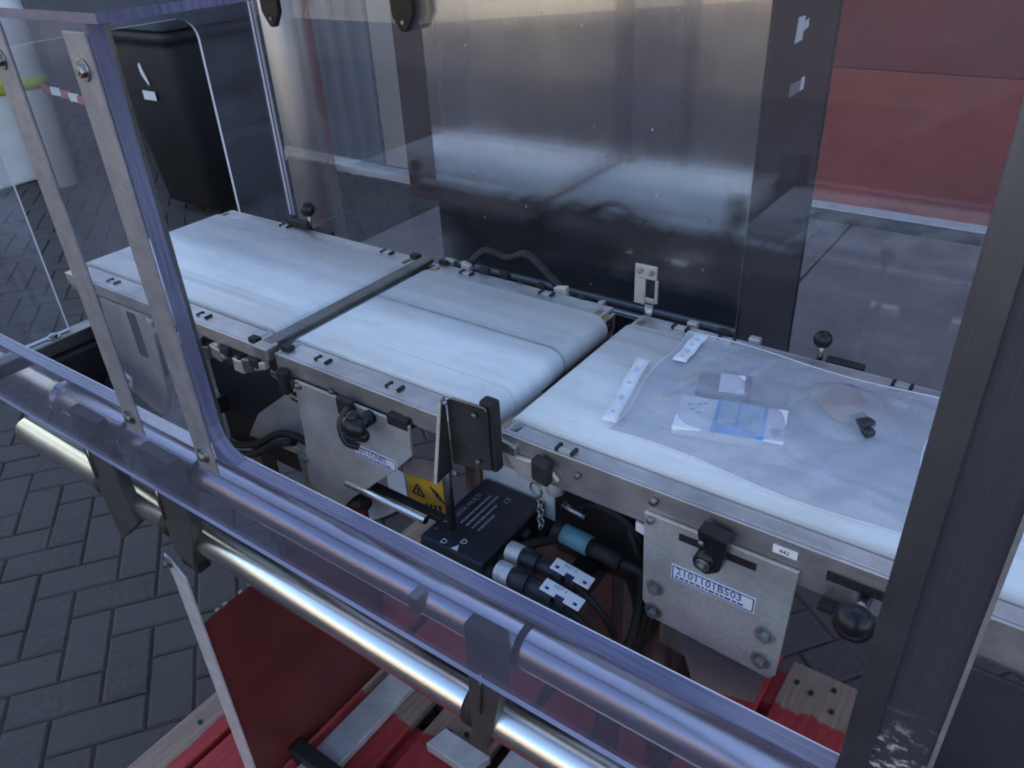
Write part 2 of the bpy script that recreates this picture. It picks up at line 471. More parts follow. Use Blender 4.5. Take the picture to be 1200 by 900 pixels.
def text(s, size, origin, xd, yd, mat, parent, name='lettering', align='LEFT', depth=0.0001):
    cu = bpy.data.curves.new(name, 'FONT')
    cu.body = s; cu.size = size; cu.align_x = align; cu.extrude = depth; cu.resolution_u = 2
    tmp = bpy.data.objects.new(name, cu)
    col.objects.link(tmp)
    dg = bpy.context.evaluated_depsgraph_get()
    me = bpy.data.meshes.new_from_object(tmp.evaluated_get(dg))
    bpy.data.objects.remove(tmp); bpy.data.curves.remove(cu)
    xd = Vector(xd).normalized(); yd = Vector(yd).normalized(); zd = xd.cross(yd)
    mt = Matrix((xd, yd, zd)).transposed().to_4x4()
    mt.translation = Vector(origin) - root_of(parent)
    me.transform(mt); me.name = name
    me.materials.clear(); me.materials.append(M[mat])
    o = bpy.data.objects.new(name, me); col.objects.link(o); o.parent = parent
    return o

def hexbolt(parent, c, d, r=0.006, h=0.005, name='bolt', washer=True):
    """hex bolt head on a washer, pointing along d"""
    c = Vector(c); d = Vector(d).normalized()
    b = MB()
    if washer: b.cyl(c, c + d * 0.0014, r * 1.55, 20)
    b.cyl(c + d * 0.0012, c + d * (0.0012 + h), r, 6)
    b.cyl(c + d * (0.0012 + h - 0.0002), c + d * (0.0012 + h + 0.0008), r * 0.6, 14)
    return b.build(name, 'bolt', parent, 0.0004)

def rounded(poly_corners, r, seg=5):
    """round the corners of a convex polygon"""
    out = []
    n = len(poly_corners)
    for i in range(n):
        p = Vector(poly_corners[i]); a = Vector(poly_corners[i - 1]); b = Vector(poly_corners[(i + 1) % n])
        rr = r[i] if hasattr(r, '__len__') else r
        if rr <= 0: out.append(tuple(p)); continue
        pa = p + (a - p).normalized() * rr; pb = p + (b - p).normalized() * rr
        for k in range(seg + 1):
            t = k / seg
            q = (1 - t) ** 2 * pa + 2 * t * (1 - t) * p + t * t * pb
            out.append(tuple(q))
    return out

# ================================================================= SETTING
g = MB(); g.box(-60, 60, -60, 60, -0.3, -0.012)
ground = g.build('ground', 'asphalt'); ground['kind'] = 'structure'

pav = MB(); pav.box(-9.5, 2.6, -5.2, 3.6, -0.05, -0.006)
paving = pav.build('pavement', 'sand'); paving['kind'] = 'structure'

# herringbone pavers, 100 x 200 mm, running at 36 degrees to the machine
PW = 0.1005
ang = R(-36.4)
ua = Vector((math.cos(ang), math.sin(ang))); ub = Vector((-math.sin(ang), math.cos(ang)))
O2 = Vector((-1.898, 0.422))
def paver_verts(w_, h_, g_=0.0022, ch=0.005):
    x0, x1, y0, y1 = g_, w_ - g_, g_, h_ - g_
    V = [(x0, y0, -.03), (x1, y0, -.03), (x1, y1, -.03), (x0, y1, -.03),
         (x0, y0, -.004), (x1, y0, -.004), (x1, y1, -.004), (x0, y1, -.004),
         (x0 + ch, y0 + ch, 0), (x1 - ch, y0 + ch, 0), (x1 - ch, y1 - ch, 0), (x0 + ch, y1 - ch, 0)]
    F = [(8, 9, 10, 11)] + [(k, (k + 1) % 4, (k + 1) % 4 + 4, k + 4) for k in range(4)] + [(k + 4, (k + 1) % 4 + 4, (k + 1) % 4 + 8, k + 8) for k in range(4)]
    return V, F
VL, FL = paver_verts(2 * PW, PW)       # long along a
VT, FT = paver_verts(PW, 2 * PW)       # long along b
def pmesh(V, F, nm):
    me = bpy.data.meshes.new(nm)
    me.from_pydata([tuple(ua.x * v[0] + ub.x * v[1] if i == 0 else ua.y * v[0] + ub.y * v[1] for i in range(2)) + (v[2],) for v in V], [], F)
    me.materials.append(M['paver']); return me
meL, meT = pmesh(VL, FL, 'paver'), pmesh(VT, FT, 'paver')
cells = []
for i in range(-90, 91):
    for j in range(-90, 91):
        k = (i + j) % 4
        # herringbone: the tile owner cell pattern
        if (i - j) % 4 == 0: cells.append((i, j, 0))
        elif (i - j) % 4 == 2: cells.append((i, j, 1))
def inside(x, y):
    return -9.4 < x < 2.5 and -5.1 < y < 3.5 and not (x > -2.93 and y > 1.62)
plist = []
for i, j, o in cells:
    # long brick at (i,j)-(i+1,j); tall brick at (i,j) going down
    p = O2 + ua * (i * PW) + ub * (j * PW)
    if o == 1: p = O2 + ua * (i * PW) + ub * ((j - 1) * PW)
    cpt = p + (ua * PW + ub * PW * .5 if o == 0 else ua * PW * .5 + ub * PW)
    if not inside(cpt.x, cpt.y): continue
    d = Vector((cpt.x, cpt.y, 0)) - CAM
    fwd = AX[0][2] * d.x + AX[1][2] * d.y + AX[2][2] * d.z
    vis = False; area = 0
    if fwd > 0.3:
        sx = 600 + 934 * (AX[0][0] * d.x + AX[1][0] * d.y + AX[2][0] * d.z) / fwd
        sy = 450 + 934 * (AX[0][1] * d.x + AX[1][1] * d.y + AX[2][1] * d.z) / fwd
        hidden = (-1.1 < cpt.x < -0.1 and 0.3 < cpt.y < 1.12) or (250 < sx < 1000 and 250 < sy < 400)
        vis = -20 < sx < 1100 and -20 < sy < 920 and not hidden
        area = 1 / (d.length ** 3)
    plist.append((area if vis else 0, p, o))
plist.sort(key=lambda t: -t[0])
rest_v, rest_f = [], []
for n_, (a, p, o) in enumerate(plist):
    dz = random.uniform(-.0015, .0015)
    if n_ < 300 and a > 0:
        ob = bpy.data.objects.new('paver', meL if o == 0 else meT)
        col.objects.link(ob); ob.parent = paving; ob.location = (p.x, p.y, dz)
        ob.rotation_euler = (random.uniform(-.006, .006), random.uniform(-.006, .006), 0)
    else:
        V, F = (VL, FL) if o == 0 else (VT, FT)
        b0 = len(rest_v)
        rest_v += [(p.x + ua.x * v[0] + ub.x * v[1], p.y + ua.y * v[0] + ub.y * v[1], v[2] + dz) for v in V]
        rest_f += [tuple(q + b0 for q in f) for f in F]
me = bpy.data.meshes.new('paver_field'); me.from_pydata(rest_v, [], rest_f); me.materials.append(M['paver'])
ob = bpy.data.objects.new('paver_field', me); col.objects.link(ob); ob.parent = paving; ob['kind'] = 'stuff'

g = MB(); g.prism([(-40, -6.9), (-8.05, -6.95), (-2.6, -12.1), (-2.6, -13.9), (-40, -13.9)], 2, -0.05, -0.004)  # added patch, outline shaped as the sun and shade boundary mirrored in the cabinet
yc = g.build('sunlit_yard_patch', 'sunlit_yard'); yc['kind'] = 'structure'

# concrete apron of big slabs in front of the building
ap = MB(); ap.box(-2.925, 6.4, 1.62, 4.4, -0.06, -0.016)
apron = ap.build('concrete_apron', 'sand'); apron['kind'] = 'structure'
xs = [-2.93, -0.885, 1.2, 3.3, 6.4]
for (y0, y1) in ((1.62, 3.55), (3.55, 4.02)):
    for k in range(4):
        s_ = MB(); s_.box(xs[k] + .006, xs[k + 1] - .006, y0 + .006, y1 - .006, -0.05, random.uniform(0.0, 0.003))
        s_.build('slab', 'slab', apron, 0.004)

# red building with its doors
bld = thing('red_building', 'red panelled building front with darker maroon upper panel and pale sill, beyond the machine', 'building', (0, 4.3, 0))
b = MB(); b.box(-3.02, 9, 4.30, 10.5, -0.2, 4.75); b.build('wall', 'brown', bld)
b = MB(); b.box(-3.2, 9.2, 4.0, 10.7, 4.75, 4.95); b.build('roof', 'roof', bld)
b = MB(); b.box(-3.0, 8, 4.15, 4.296, 0.05, 0.7); b.build('lower_panel', 'red_low', bld, 0.003)
b = MB(); b.box(-3.0, 8, 4.153, 4.296, 0.704, 4.6); b.build('upper_panel', 'red_up', bld, 0.003)
b = MB(); b.box(-3.0, 8, 4.02, 4.148, -0.02, 0.045); b.build('sill', ['sillside', 'sill'], bld)
b = MB(); b.box(-3.0, 8, 4.06, 4.149, 0.0455, 0.052); b.build('sill_top', 'sill', bld)

# clad shed at the left
shed = thing('metal_clad_shed', 'shed wall of ribbed blue grey metal sheet beside a beige panel, behind the steel column', 'building', (-4, 3.6, 0))
b = MB(); b.box(-14, -3.06, 3.62, 9, -0.2, 3.5); b.build('wall', 'darkwall', shed)
b = MB()
prof = []
x = -4.75
while x < -3.62:
    prof += [(x, 3.585), (x + .055, 3.585), (x + .07, 3.553), (x + .10, 3.553), (x + .115, 3.585)]
    x += .145
for k in range(len(prof) - 1):
    (xa, ya), (xb, yb) = prof[k], prof[k + 1]
    vs = [b.bm.verts.new(q) for q in ((xa, ya, .06), (xb, yb, .06), (xb, yb, 3.4), (xa, ya, 3.4))]
    b._f(vs)
b.mi = 0
o = b.build('ribbed_sheet', 'corr', shed); md = o.modifiers.new('thick', 'SOLIDIFY'); md.thickness = 0.003
b = MB(); b.box(-3.6, -3.065, 3.56, 3.617, .06, 3.4); b.build('beige_panel', 'beigewall', shed, 0.003)
b = MB(); b.box(-4.9, -3.07, 3.47, 3.60, -.02, .05); b.build('base_ledge', 'sill', shed, 0.004)
b = MB(); b.box(-14, -4.76, 3.57, 3.617, -.02, 3.4); b.build('dark_panel', 'darkwall', shed)
b = MB(); b.box(-14.2, -3.04, 3.4, 9.2, 3.51, 3.66); b.build('roof', 'roof', shed)

b = MB(); b.box(-3.19, -2.985, 3.32, 3.39, -.02, 3.5)
pst = b.build('corner_post', 'brown', None, 0.006)
tag(pst, 'dark brown square post at the corner of the beige panel, left of the steel cabinet', 'post')

# sunlit building across the yard behind the camera
far = thing('yard_building', 'pale rendered building across the yard, seen only as a warm reflection in the cabinet', 'building', (0, -14, 0))
b = MB(); b.box(-30, 30, -18, -14, -.2, 5.0); b.build('wall', 'ochre', far)
b = MB()
del b
for k in range(12):
    b = MB(); b.box(-28 + k * 4.6, -25.6 + k * 4.6, -14.03, -13.995, 1.1, 2.5); b.build('window', 'darkwall', far)

# white posts at the left
wb = thing('white_block', 'low white painted wall block with a lime edge on top at the left edge', 'wall block', (-6.2, 2.3, 0))
b = MB(); b.box(-7.2, -5.66, 2.12, 2.50, 0, .55); b.build('body', 'whitepost', wb, 0.02)
b = MB(); b.box(-7.22, -5.64, 2.10, 2.52, .551, .61); b.build('band', 'lime', wb, 0.01)
p = thing('pale_post', 'tall pale round post with a lime band, right beside the low white block', 'post', (-5.42, 2.42, 0))
b = MB(); b.cyl((-5.42, 2.42, 0), (-5.42, 2.42, 2.6), .10, 32); b.build('shaft', 'whitepost', p)
b = MB(); b.cyl((-5.42, 2.42, .60), (-5.42, 2.42, .67), .106, 32); b.build('band', 'lime', p)
b = MB()
for k in range(5):
    b.mi = k % 2
    xa = -5.36 + k * .11
    b.obox((xa + .055, 2.44 + .012 * math.sin(k), .60 - .012 * k + .001 * k * k), .112, .002, .048)
tp = b.build('barrier_tape', ['tape_red', 'white']); tag(tp, 'red and white striped barrier tape strung from the tall pale post', 'tape')

# wheelie bins
def wheelie_bin(loc, rz, label, logo):
    root = thing('wheelie_bin', label, 'wheelie bin')
    b = MB()
    def ring(hx, hy, z, r):
        pts = rounded([(-hx, -hy), (hx, -hy), (hx, hy), (-hx, hy)], r, 4)
        return [b.bm.verts.new((p[0], p[1], z)) for p in pts]
    rr = [ring(.225, .27, .06, .05), ring(.285, .345, .90, .05), ring(.285, .345, .93, .05), ring(.305, .365, .935, .05), ring(.305, .365, .985, .05)]
    b._f(rr[0][::-1])
    for A, B in zip(rr, rr[1:]):
        n = len(A)
        for i in range(n): b._f([A[i], A[(i + 1) % n], B[(i + 1) % n], B[i]], True)
    b._f(rr[-1])
    b.build('body', 'bin', root)
    b = MB()
    rr = [ring(.318, .378, .99, .06), ring(.318, .378, 1.005, .06), ring(.25, .31, 1.055, .08)]
    for A, B in zip(rr, rr[1:]):
        n = len(A)
        for i in range(n): b._f([A[i], A[(i + 1) % n], B[(i + 1) % n], B[i]], True)
    b._f(rr[-1]); b._f(rr[0][::-1])
    b.build('lid', 'bin', root)
    b = MB(); b.cyl((-.25, .43, 1.0), (.25, .43, 1.0), .016, 12); b.box(-.27, -.24, .35, .44, .98, 1.01); b.box(.24, .27, .35, .44, .98, 1.01)
    b.build('handle', 'bin', root)
    for sx in (-1, 1):
        b = MB(); b.cyl((sx * .25, .30, .11), (sx * .30, .30, .11), .11, 28)
        wl = b.build('wheel', 'rubber', root, 0.008)
        b = MB(); b.cyl((sx * .295, .30, .11), (sx * .306, .30, .11), .05, 20); b.build('hub', 'bin', wl)
    if logo:
        # white curved flash over a white name block, printed on the front
        b = MB()
        L = [(-.030, .045), (-.012, .060), (-.002, .03), (.010, .0), (.028, -.035), (.026, -.052), (.004, -.03), (-.02, .0)]
        b.prism([(p[0], .77 + p[1]) for p in L], 1, -.3405, -.3375)
        b.box(-.052, .058, -.3405, -.3375, .645, .69)
        b.build('printed_logo', 'whiteink', root)
    root.location = loc; root.rotation_euler = (0, 0, rz)
    return root
wheelie_bin((-4.10, 2.74, 0), R(0), 'black wheelie bin with a small white logo on its front, seen through the tunnel opening', True)

# ================================================================= PALLET
pal = thing('pallet', 'red painted wooden pallet with worn bare patches under the conveyor machine', 'pallet', (-.6, .7, 0))
edges = [(-1.145, -1.054, 'wood_side'), (-1.040, -.925, 'wood_red'), (-.905, -.762, 'wood_mid'), (-.735, -.60, 'wood_mid'), (-.575, -.47, 'wood_red'),
         (-.45, -.345, 'wood_red'), (-.32, -.235, 'wood_red'), (-.213, -.075, 'wood_end')]
for x0, x1, m in edges:
    b = MB(); z = random.uniform(-.002, .002)
    b.box(x0, x1, .02, 1.17 + random.uniform(-.006, .006), .122 + z, .144 + z); b.build('board', m, pal, 0.003)
for y in (.06, .55, 1.06):
    b = MB(); b.box(-1.14, -.08, y, y + .09, .10, .121); b.build('stringer', 'wood_red', pal, 0.003)
    for x in (-1.13, -.66, -.19):
        b = MB(); b.box(x, x + .10, y, y + .09, .022, .0995); b.build('block', 'wood_red', pal, 0.003)
    b = MB(); b.box(-1.14, -.08, y - .005, y + .095, .001, .0215); b.build('bottom_board', 'wood_red', pal, 0.003)
b = MB()
for (x, y) in ((-.66, .668), (-.69, .655), (-.80, .70), (-.16, 1.11), (-.125, 1.14), (-.115, 1.09), (-.19, 1.12), (-1.11, .40)):
    b = MB(); b.cyl((x, y, .140), (x, y, .1472), .005, 10); b.build('nail_head', 'matt', pal)

# ================================================================= MACHINE FRAME
fr = thing('machine_frame', 'stainless frame of two long round tubes, clamp plates and a flat leg under the conveyors', 'machine frame', (-.7, .4, .15))
def tube(y, z, x0, x1, r, nm):
    b = MB(); b.pipe((x0, y, z), (x1, y, z), r, r - .003, 40); return b.build(nm, 'tube', fr)
ZU, ZL, YU, YL, RT = .851, .742, .430, .410, .0240
tube(YU, ZU, -2.2, .35, RT, 'upper_tube')
tube(YL, ZL, -1.357, .35, RT, 'lower_tube')
# dark clamp blocks holding both tubes
for k, poly in enumerate(([(-1.087, .895), (-1.012, .895), (-1.008, .775), (-1.002, .718), (-1.082, .648), (-1.09, .744)],
                          [(-.915, .895), (-.842, .895), (-.836, .80), (-.872, .700), (-.912, .705)],
                          [(-.366, .900), (-.324, .900), (-.327, .82), (-.352, .712), (-.372, .706)])):
    xa, xb = poly[0][0], poly[1][0]
    b = MB(); b.prism(poly, 1, .3835, .401); pl = b.build('clamp_block', 'clamp', fr, 0.0015)
    b = MB(); b.pipe((xa - .020, YL, ZL), (xa - .003, YL, ZL), RT + .0022, RT + .0002, 36); b.build('bushing', 'matt', pl)
    b = MB(); b.pipe((xb - .004, YU, ZU), (xb + .004, YU, ZU), RT + .0020, RT + .0002, 36); b.build('bushing', 'clamp', pl)
    hexbolt(pl, ((xa + xb) / 2 - .004, .3833, .835), (0, -1, 0), .0042, .003, 'bolt', False)
    b = MB(); b.cyl((xa + .018, .3815, .842), (xa + .012, .3815, .775), .0014, 8); b.build('pin', 'bolt', pl)
for x in (-.445,):
    b = MB(); b.obox((x, .404, .866), .012, .018, .024); b.build('tube_clip', 'steel', fr, 0.001)
# collar rings where rods are joined
for x in (-1.20,):
    b = MB(); b.pipe((x - .012, YU, ZU), (x + .012, YU, ZU), RT + .003, RT + .0002, 32); b.build('clamp_ring', 'tube', fr)
# leg: front flange and mirror side plate, the pallet's red reflection painted on
b = MB(); b.prism([(-.935, .70), (-.918, .693), (-.893, .672), (-.893, .655), (-.893, .15), (-.930, .15), (-.930, .655)], 1, .376, .3795); b.build('leg', 'galv', fr, 0.001)
b = MB(); b.prism([(.38, .149), (.38, .572), (.40, .575), (.415, .573), (.43, .577), (.45, .574), (.47, .576), (.72, .575), (.72, .149)], 0, -.900, -.897); b.build('leg_side_plate', 'painted_mirror', fr, 0.001)
b = MB()
for y_ in (.404, .418, .447, .466): b.box(-.8995, -.8965, y_, y_ + .006, .577, .5795)
o = b.build('chipped_edge', 'galv', fr); o['kind'] = 'stuff'
b = MB(); b.obox((-.895, .400, .700), .04, .022, .04); b.build('leg_clamp', 'matt', fr, 0.002)
hexbolt(fr, (-.926, .375, .688), (0, -1, 0), .006, .006)
b = MB(); b.box(-.866, -.806, .40, .70, .147, .165); b.build('foot_bar', 'galv', fr, 0.002)
b = MB(); b.box(-.895, -.60, .445, .475, .150, .185); b.build('cross_bar', 'matt', fr, 0.003)
b = MB(); b.prism([(-.70, .60), (-.60, .60), (-.585, .645), (-.69, .645)], 2, .1475, .17); b.build('foot_pad', 'galv', fr, 0.002)
b = MB(); b.box(-.56, -.30, .62, .68, .147, .175); b.build('foot_bar', 'galv', fr, 0.002)
b = MB(); b.box(-.76, -.27, .885, .889, .16, .94); b.build('rear_light_blocker', 'darksteel', fr, 0.001)  # added panel, blocks light from behind to darken the underside
b = MB(); b.box(-.02, .62, .520, .524, .30, .968); b.build('front_skirt', 'skirt', fr, 0.001)
# bearers carrying the conveyors
for x in (-1.05, -.36, .18):
    b = MB(); b.box(x, x + .03, .47, .95, .80, .83); b.build('bearer', 'darksteel', fr, 0.002)
    for y in (.62, .80):
        b = MB(); b.box(x + .003, x + .027, y, y + .03, .15, .798); b.build('upright', 'darksteel', fr, 0.002)

# ================================================================= CONVEYORS
ZB = 1.02
def belt(parent, x0, x1, y0, y1, m, r=.021):
    pts = []
    for k in range(13):
        t = math.pi / 2 + math.pi * k / 12
        pts.append((x0 + r + r * math.cos(t), ZB - r + r * math.sin(t)))
    for k in range(13):
        t = -math.pi / 2 + math.pi * k / 12
        pts.append((x1 - r + r * math.cos(t), ZB - r + r * math.sin(t)))
    b = MB()
    ny = 2
    A = [b.bm.verts.new((p[0], y0, p[1])) for p in pts]; B = [b.bm.verts.new((p[0], y1, p[1])) for p in pts]
    n = len(pts)
    for i in range(n): b._f([A[i], B[i], B[(i + 1) % n], A[(i + 1) % n]], True)
    b._f(A[::-1]); b._f(B)
    return b.build('belt', m, parent)

def clip(parent, x, y, far=False):
    b = MB(); b.box(x - .010, x + .010, y - .003, y + .003, 1.0155, 1.0172)
    c = b.build('rail_clip', 'plate', parent, 0.0004)
    for dx in (-.009, .009):
        b = MB(); b.obox((x + dx, y + .001, 1.0172), .0035, .011, .0032); b.build('clip_slot', 'matt', c)
    return c

def conveyor(name, label, x0, x1, y0, m, clips, fclips, fz=.972):
    root = thing(name, label, 'conveyor', ((x0 + x1) / 2, .677, .8))
    belt(root, x0, x1, .553, .801, m)
    # near side channel: top flange and front face
    b = MB(); b.box(x0 + .012, x1 - .012, y0 + .004, .5505, 1.0115, 1.0158); b.box(x0 + .012, x1 - .012, y0, y0 + .0035, fz, 1.0156)
    b.build('near_rail', 'rail', root, 0.0008)
    b = MB(); b.box(x0 + .012, x1 - .012, .8035, .833, 1.0115, 1.0158); b.box(x0 + .012, x1 - .012, .8335, .837, .972, 1.0156)
    b.build('far_rail', 'rail', root, 0.0008)
    b = MB(); b.box(x0 + .03, x1 - .03, .556, .798, .981, .9985); b.build('slider_bed', 'darksteel', root)
    for x in (x0 + .021, x1 - .021):
        b = MB(); b.cyl((x, .536, .999), (x, .822, .999), .0175, 24); b.build('roller', 'bolt', root)
        b = MB(); b.box(x - .015, x + .015, y0 + .004, .5515, .985, 1.0108); b.build('bearing_block', 'steel', root, 0.002)
        b = MB(); b.box(x - .015, x + .015, .8028, .8325, .985, 1.0108); b.build('bearing_block', 'steel', root, 0.002)
    for x in clips: clip(root, x, .536 if y0 > .525 else .534)
    for x in fclips: clip(root, x, .826)
    return root

inf = conveyor('infeed_conveyor', 'left conveyor with plain white belt under the clear tunnel guard', -1.27, -.789, .516, 'belt0', (-.927, -1.15), (-1.1, -.86), .997)
wei = conveyor('weigh_conveyor', 'middle conveyor whose white belt has a dark lengthwise streak', -.772, -.449, .516, 'belt1', (-.692, -.574), (-.70, -.56), .990)
out = conveyor('outfeed_conveyor', 'right conveyor with a plastic pocket lying on its white belt', -.430, .52, .528, 'belt2', (-.345, -.020, .2), (-.36, -.3, -.1))

# bridge bar between left and middle belts
b = MB(); b.box(-.789, -.770, .522, .835, 1.0145, 1.0235); b.build('bridge_bar', 'darksteel', inf, 0.002)
b = MB(); b.box(-.792, -.766, .508, .530, 1.004, 1.0225); b.build('bridge_end', 'steel', inf, 0.002)
b = MB(); del b
for c_ in ((-.806, .524, 1.0185), (-.752, .531, 1.0185), (-.806, .833, 1.019), (-.752, .838, 1.019)):
    b = MB(); b.obox(c_, .015, .011, .007); b.build('bridge_clamp', 'matt', inf, 0.001)

# ---- infeed underside
b = MB(); b.box(-1.04, -.795, .585, .79, .735, .975); b.build('drive_housing', 'motor', inf, 0.006)
b = MB(); b.prism([(-.931, .828), (-.804, .925), (-.742, .925), (-.725, .85), (-.77, .795), (-.81, .785), (-.972, .772)], 1, .5795, .5835); b.build('rear_plate', 'plate', inf, 0.001)
b = MB(); b.prism([(-1.19, .985), (-1.045, .985), (-1.045, .965), (-1.06, .955), (-1.075, .84), (-1.10, .80), (-1.215, .775), (-1.20, .90)], 1, .524, .528); b.build('bracket_plate', 'plate', inf, 0.001)
b = MB(); b.box(-1.118, -1.096, .5225, .5239, .905, .98); b.build('bracket_slot', 'matt', inf, 0.0005)
b = MB(); b.cyl((-1.20, .50, .84), (-1.08, .50, .80), .012, 14); b.build('cable_gland', 'sleeve', inf)
b = MB(); b.obox((-1.135, .494, .878), .048, .003, .020, (1, 0, -.35), (0, 1, 0), (.35, 0, 1)); tg = b.build('cable_tag', 'white', inf, 0.0006)
b = MB(); b.cyl((-1.155, .4922, .886), (-1.155, .491, .886), .0028, 10); b.cyl((-1.118, .4922, .873), (-1.118, .491, .873), .0028, 10); b.build('tag_hole', 'ink', tg)
# rough lugs along the near rail
for k, x in enumerate((-.985, -.955, -.905, -.88, -.835, -.815)):
    b = MB(); b.obox((x, .513, .978 + .006 * (k % 2)), .020, .010, .020, (1, 0, .2 * (k % 3 - 1))); b.build('lug', ['steel', 'plate', 'darksteel'][k % 3], inf, 0.002)
random.seed(21)
for k in range(16):
    x = -1.03 + .0165 * k
    b = MB(); b.obox((x, .5135 + random.uniform(-.003, .002), .989 + random.uniform(-.008, .004)), random.uniform(.007, .015), .008, random.uniform(.007, .014), (1, 0, random.uniform(-.4, .4)))
    b.build('rail_fitting', random.choice(['matt', 'steel', 'matt', 'plate', 'darksteel']), inf, 0.0015)
for k in range(5):
    x = -.765 + .026 * k
    b = MB(); b.obox((x, .5145, .985 + random.uniform(-.005, .004)), random.uniform(.008, .014), .006, random.uniform(.007, .012), (1, 0, random.uniform(-.4, .4)))
    b.build('rail_fitting', random.choice(['matt', 'steel', 'bolt']), wei, 0.0012)
for x in (-.97, -.93, -.86, -.80):
    b = MB(); b.obox((x, .512, .992), .018, .008, .012); b.build('rail_clamp', 'matt', inf, 0.002)
b = MB(); b.path([(-1.06, .565, .75), (-.999, .56, .757), (-.926, .56, .785), (-.853, .56, .832), (-.796, .56, .838), (-.747, .56, .825), (-.722, .56, .78)], .0058)
cb = b.build('black_cable', 'matt'); tag(cb, 'pair of black cables looping under the left conveyor beside the clear upright', 'cable')
b = MB(); b.path([(-1.06, .56, .735), (-1.004, .555, .743), (-.932, .555, .766), (-.87, .555, .808), (-.82, .555, .832)], .0058); b.build('second_strand', 'matt', cb)
# end crossbar carrying the end guard
b = MB(); b.box(-1.285, -1.255, .30, .60, .895, .918); b.build('end_crossbar', 'darksteel', inf, 0.002)
hexbolt(inf, (-1.27, .47, .9182), (0, 0, 1), .007, .004)
b = MB(); b.box(-1.30, -1.24, .45, .62, .78, .893); b.build('end_block', 'motor', inf, 0.004)

# ---- weigh conveyor front
PW_ = [(-.722, .992), (-.727, .90), (-.738, .83), (-.728, .812), (-.690, .795), (-.655, .835), (-.566, .917), (-.535, .95), (-.533, .992)]
b = MB(); b.prism(PW_, 1, .5085, .5125); b.build('bracket_plate', 'plate', wei, 0.001)
b = MB(); b.prism([(-.757, .875), (-.727, .868), (-.723, .80), (-.738, .775), (-.752, .80)], 1, .512, .516); b.build('bracket_ear', 'steel', wei, 0.001)
hexbolt(wei, (-.735, .5115, .868), (0, -1, 0), .0075, .006)
hexbolt(wei, (-.715, .5155 - .007, .987), (0, -1, 0), .004, .003)
def label_plate(parent, x0, x1, z0, z1, y, s, sub=True):
    b = MB(); b.box(x0, x1, y - .0007, y, z0, z1); lab = b.build('sticker', 'white', parent)
    b = MB(); w_ = .0008
    b.box(x0 + .001, x1 - .001, y - .0009, y - .0006, z1 - .0022, z1 - .0010); b.box(x0 + .001, x1 - .001, y - .0009, y - .0006, z0 + .001, z0 + .0022)
    b.box(x0 + .001, x0 + .0022, y - .0009, y - .0006, z0 + .0023, z1 - .0023); b.box(x1 - .0022, x1 - .001, y - .0009, y - .0006, z0 + .0023, z1 - .0023)
    b.build('border', 'blueink', lab)
    h = (z1 - z0)
    text(s, h * .62, (x0 + .0045, y - .001, z0 + h * .46), (1, 0, 0), (0, 0, 1), 'blueink', lab)
    if sub:
        b = MB(); random.seed(3)
        x = x0 + .0045
        while x < x1 - .010:
            l = random.uniform(.002, .006); b.box(x, x + l, y - .0009, y - .0006, z0 + h * .20, z0 + h * .32); x += l + .0014
        b.build('small_print', 'blueink', lab)
    return lab
label_plate(wei, -.632, -.562, .915, .932, .5085, 'A0T1CN02')
# black star knob
kn = MB(); kn.cyl((-.592, .5084, .985), (-.592, .488, .985), .009, 20)
kn.sphere((-.592, .480, .985), .016, 18, (1.15, .7, 1)); 
for k in range(3):
    a_ = R(90 + 120 * k); kn.sphere((-.592 + .014 * math.cos(a_), .482, .985 + .014 * math.sin(a_)), .008, 12)
kn.build('star_knob', 'black', wei)
b = MB(); b.path([(-.62, .505, .992), (-.625, .49, .975), (-.615, .485, .955), (-.60, .49, .950)], .0045); b.build('knob_lever', 'black', wei)
b = MB(); b.box(-.64, -.615, .500, .508, .975, 1.0); b.build('knob_clamp', 'matt', wei, 0.002)
b = MB(); b.box(-.565, -.535, .507, .5155, .985, .999); b.build('bracket_slot', 'matt', wei, 0.001)
for x in (-.66, -.545):
    hexbolt(wei, (x, .5158, .993), (0, -1, 0), .004, .004)
b = MB(); b.obox((-.742, .509, .984), .014, .012, .032, (1, 0, -.2)); b.build('stop_block', 'matt', wei, 0.002)
b = MB(); b.cyl((-.745, .52, .955), (-.70, .52, .952), .006, 12); b.build('adjuster_screw', 'bolt', wei)
# photocell bracket at the end of the middle belt
b = MB(); b.prism([(-.462, .978), (-.462, 1.058), (-.455, 1.0625), (-.414, 1.0645), (-.411, 1.061), (-.411, .990), (-.414, .987)], 1, .497, .500); pb = b.build('sensor_bracket', 'darksteel', wei, 0.001)
b = MB(); b.prism([(.4965, 1.062), (.4965, .97), (.470, .968), (.490, 1.058)], 0, -.4655, -.4625); b.build('bracket_gusset', 'darksteel', pb, 0.0003)
b = MB(); b.prism([(.4898, 1.058), (.4698, .968), (.4685, .9683), (.4885, 1.0583)], 0, -.4658, -.4622); b.build('gusset_edge', 'plate', pb)
for x, z in ((-.425, 1.053), (-.425, .996)): hexbolt(pb, (x, .4968, z), (0, -1, 0), .0035, .003, 'bolt', False)
hexbolt(pb, (-.459, .494, 1.058), (0, -1, 0), .003, .003, 'bolt', False); hexbolt(pb, (-.455, .494, .972), (0, -1, 0), .004, .004, 'bolt', False)
b = MB(); b.box(-.424, -.4065, .5008, .515, .984, 1.068); b.build('sensor_head', 'matt', pb, 0.003)
b = MB(); b.cyl((-.482, .506, .985), (-.482, .506, .872), .0055, 18); b.build('sensor_post', 'darksteel', wei)
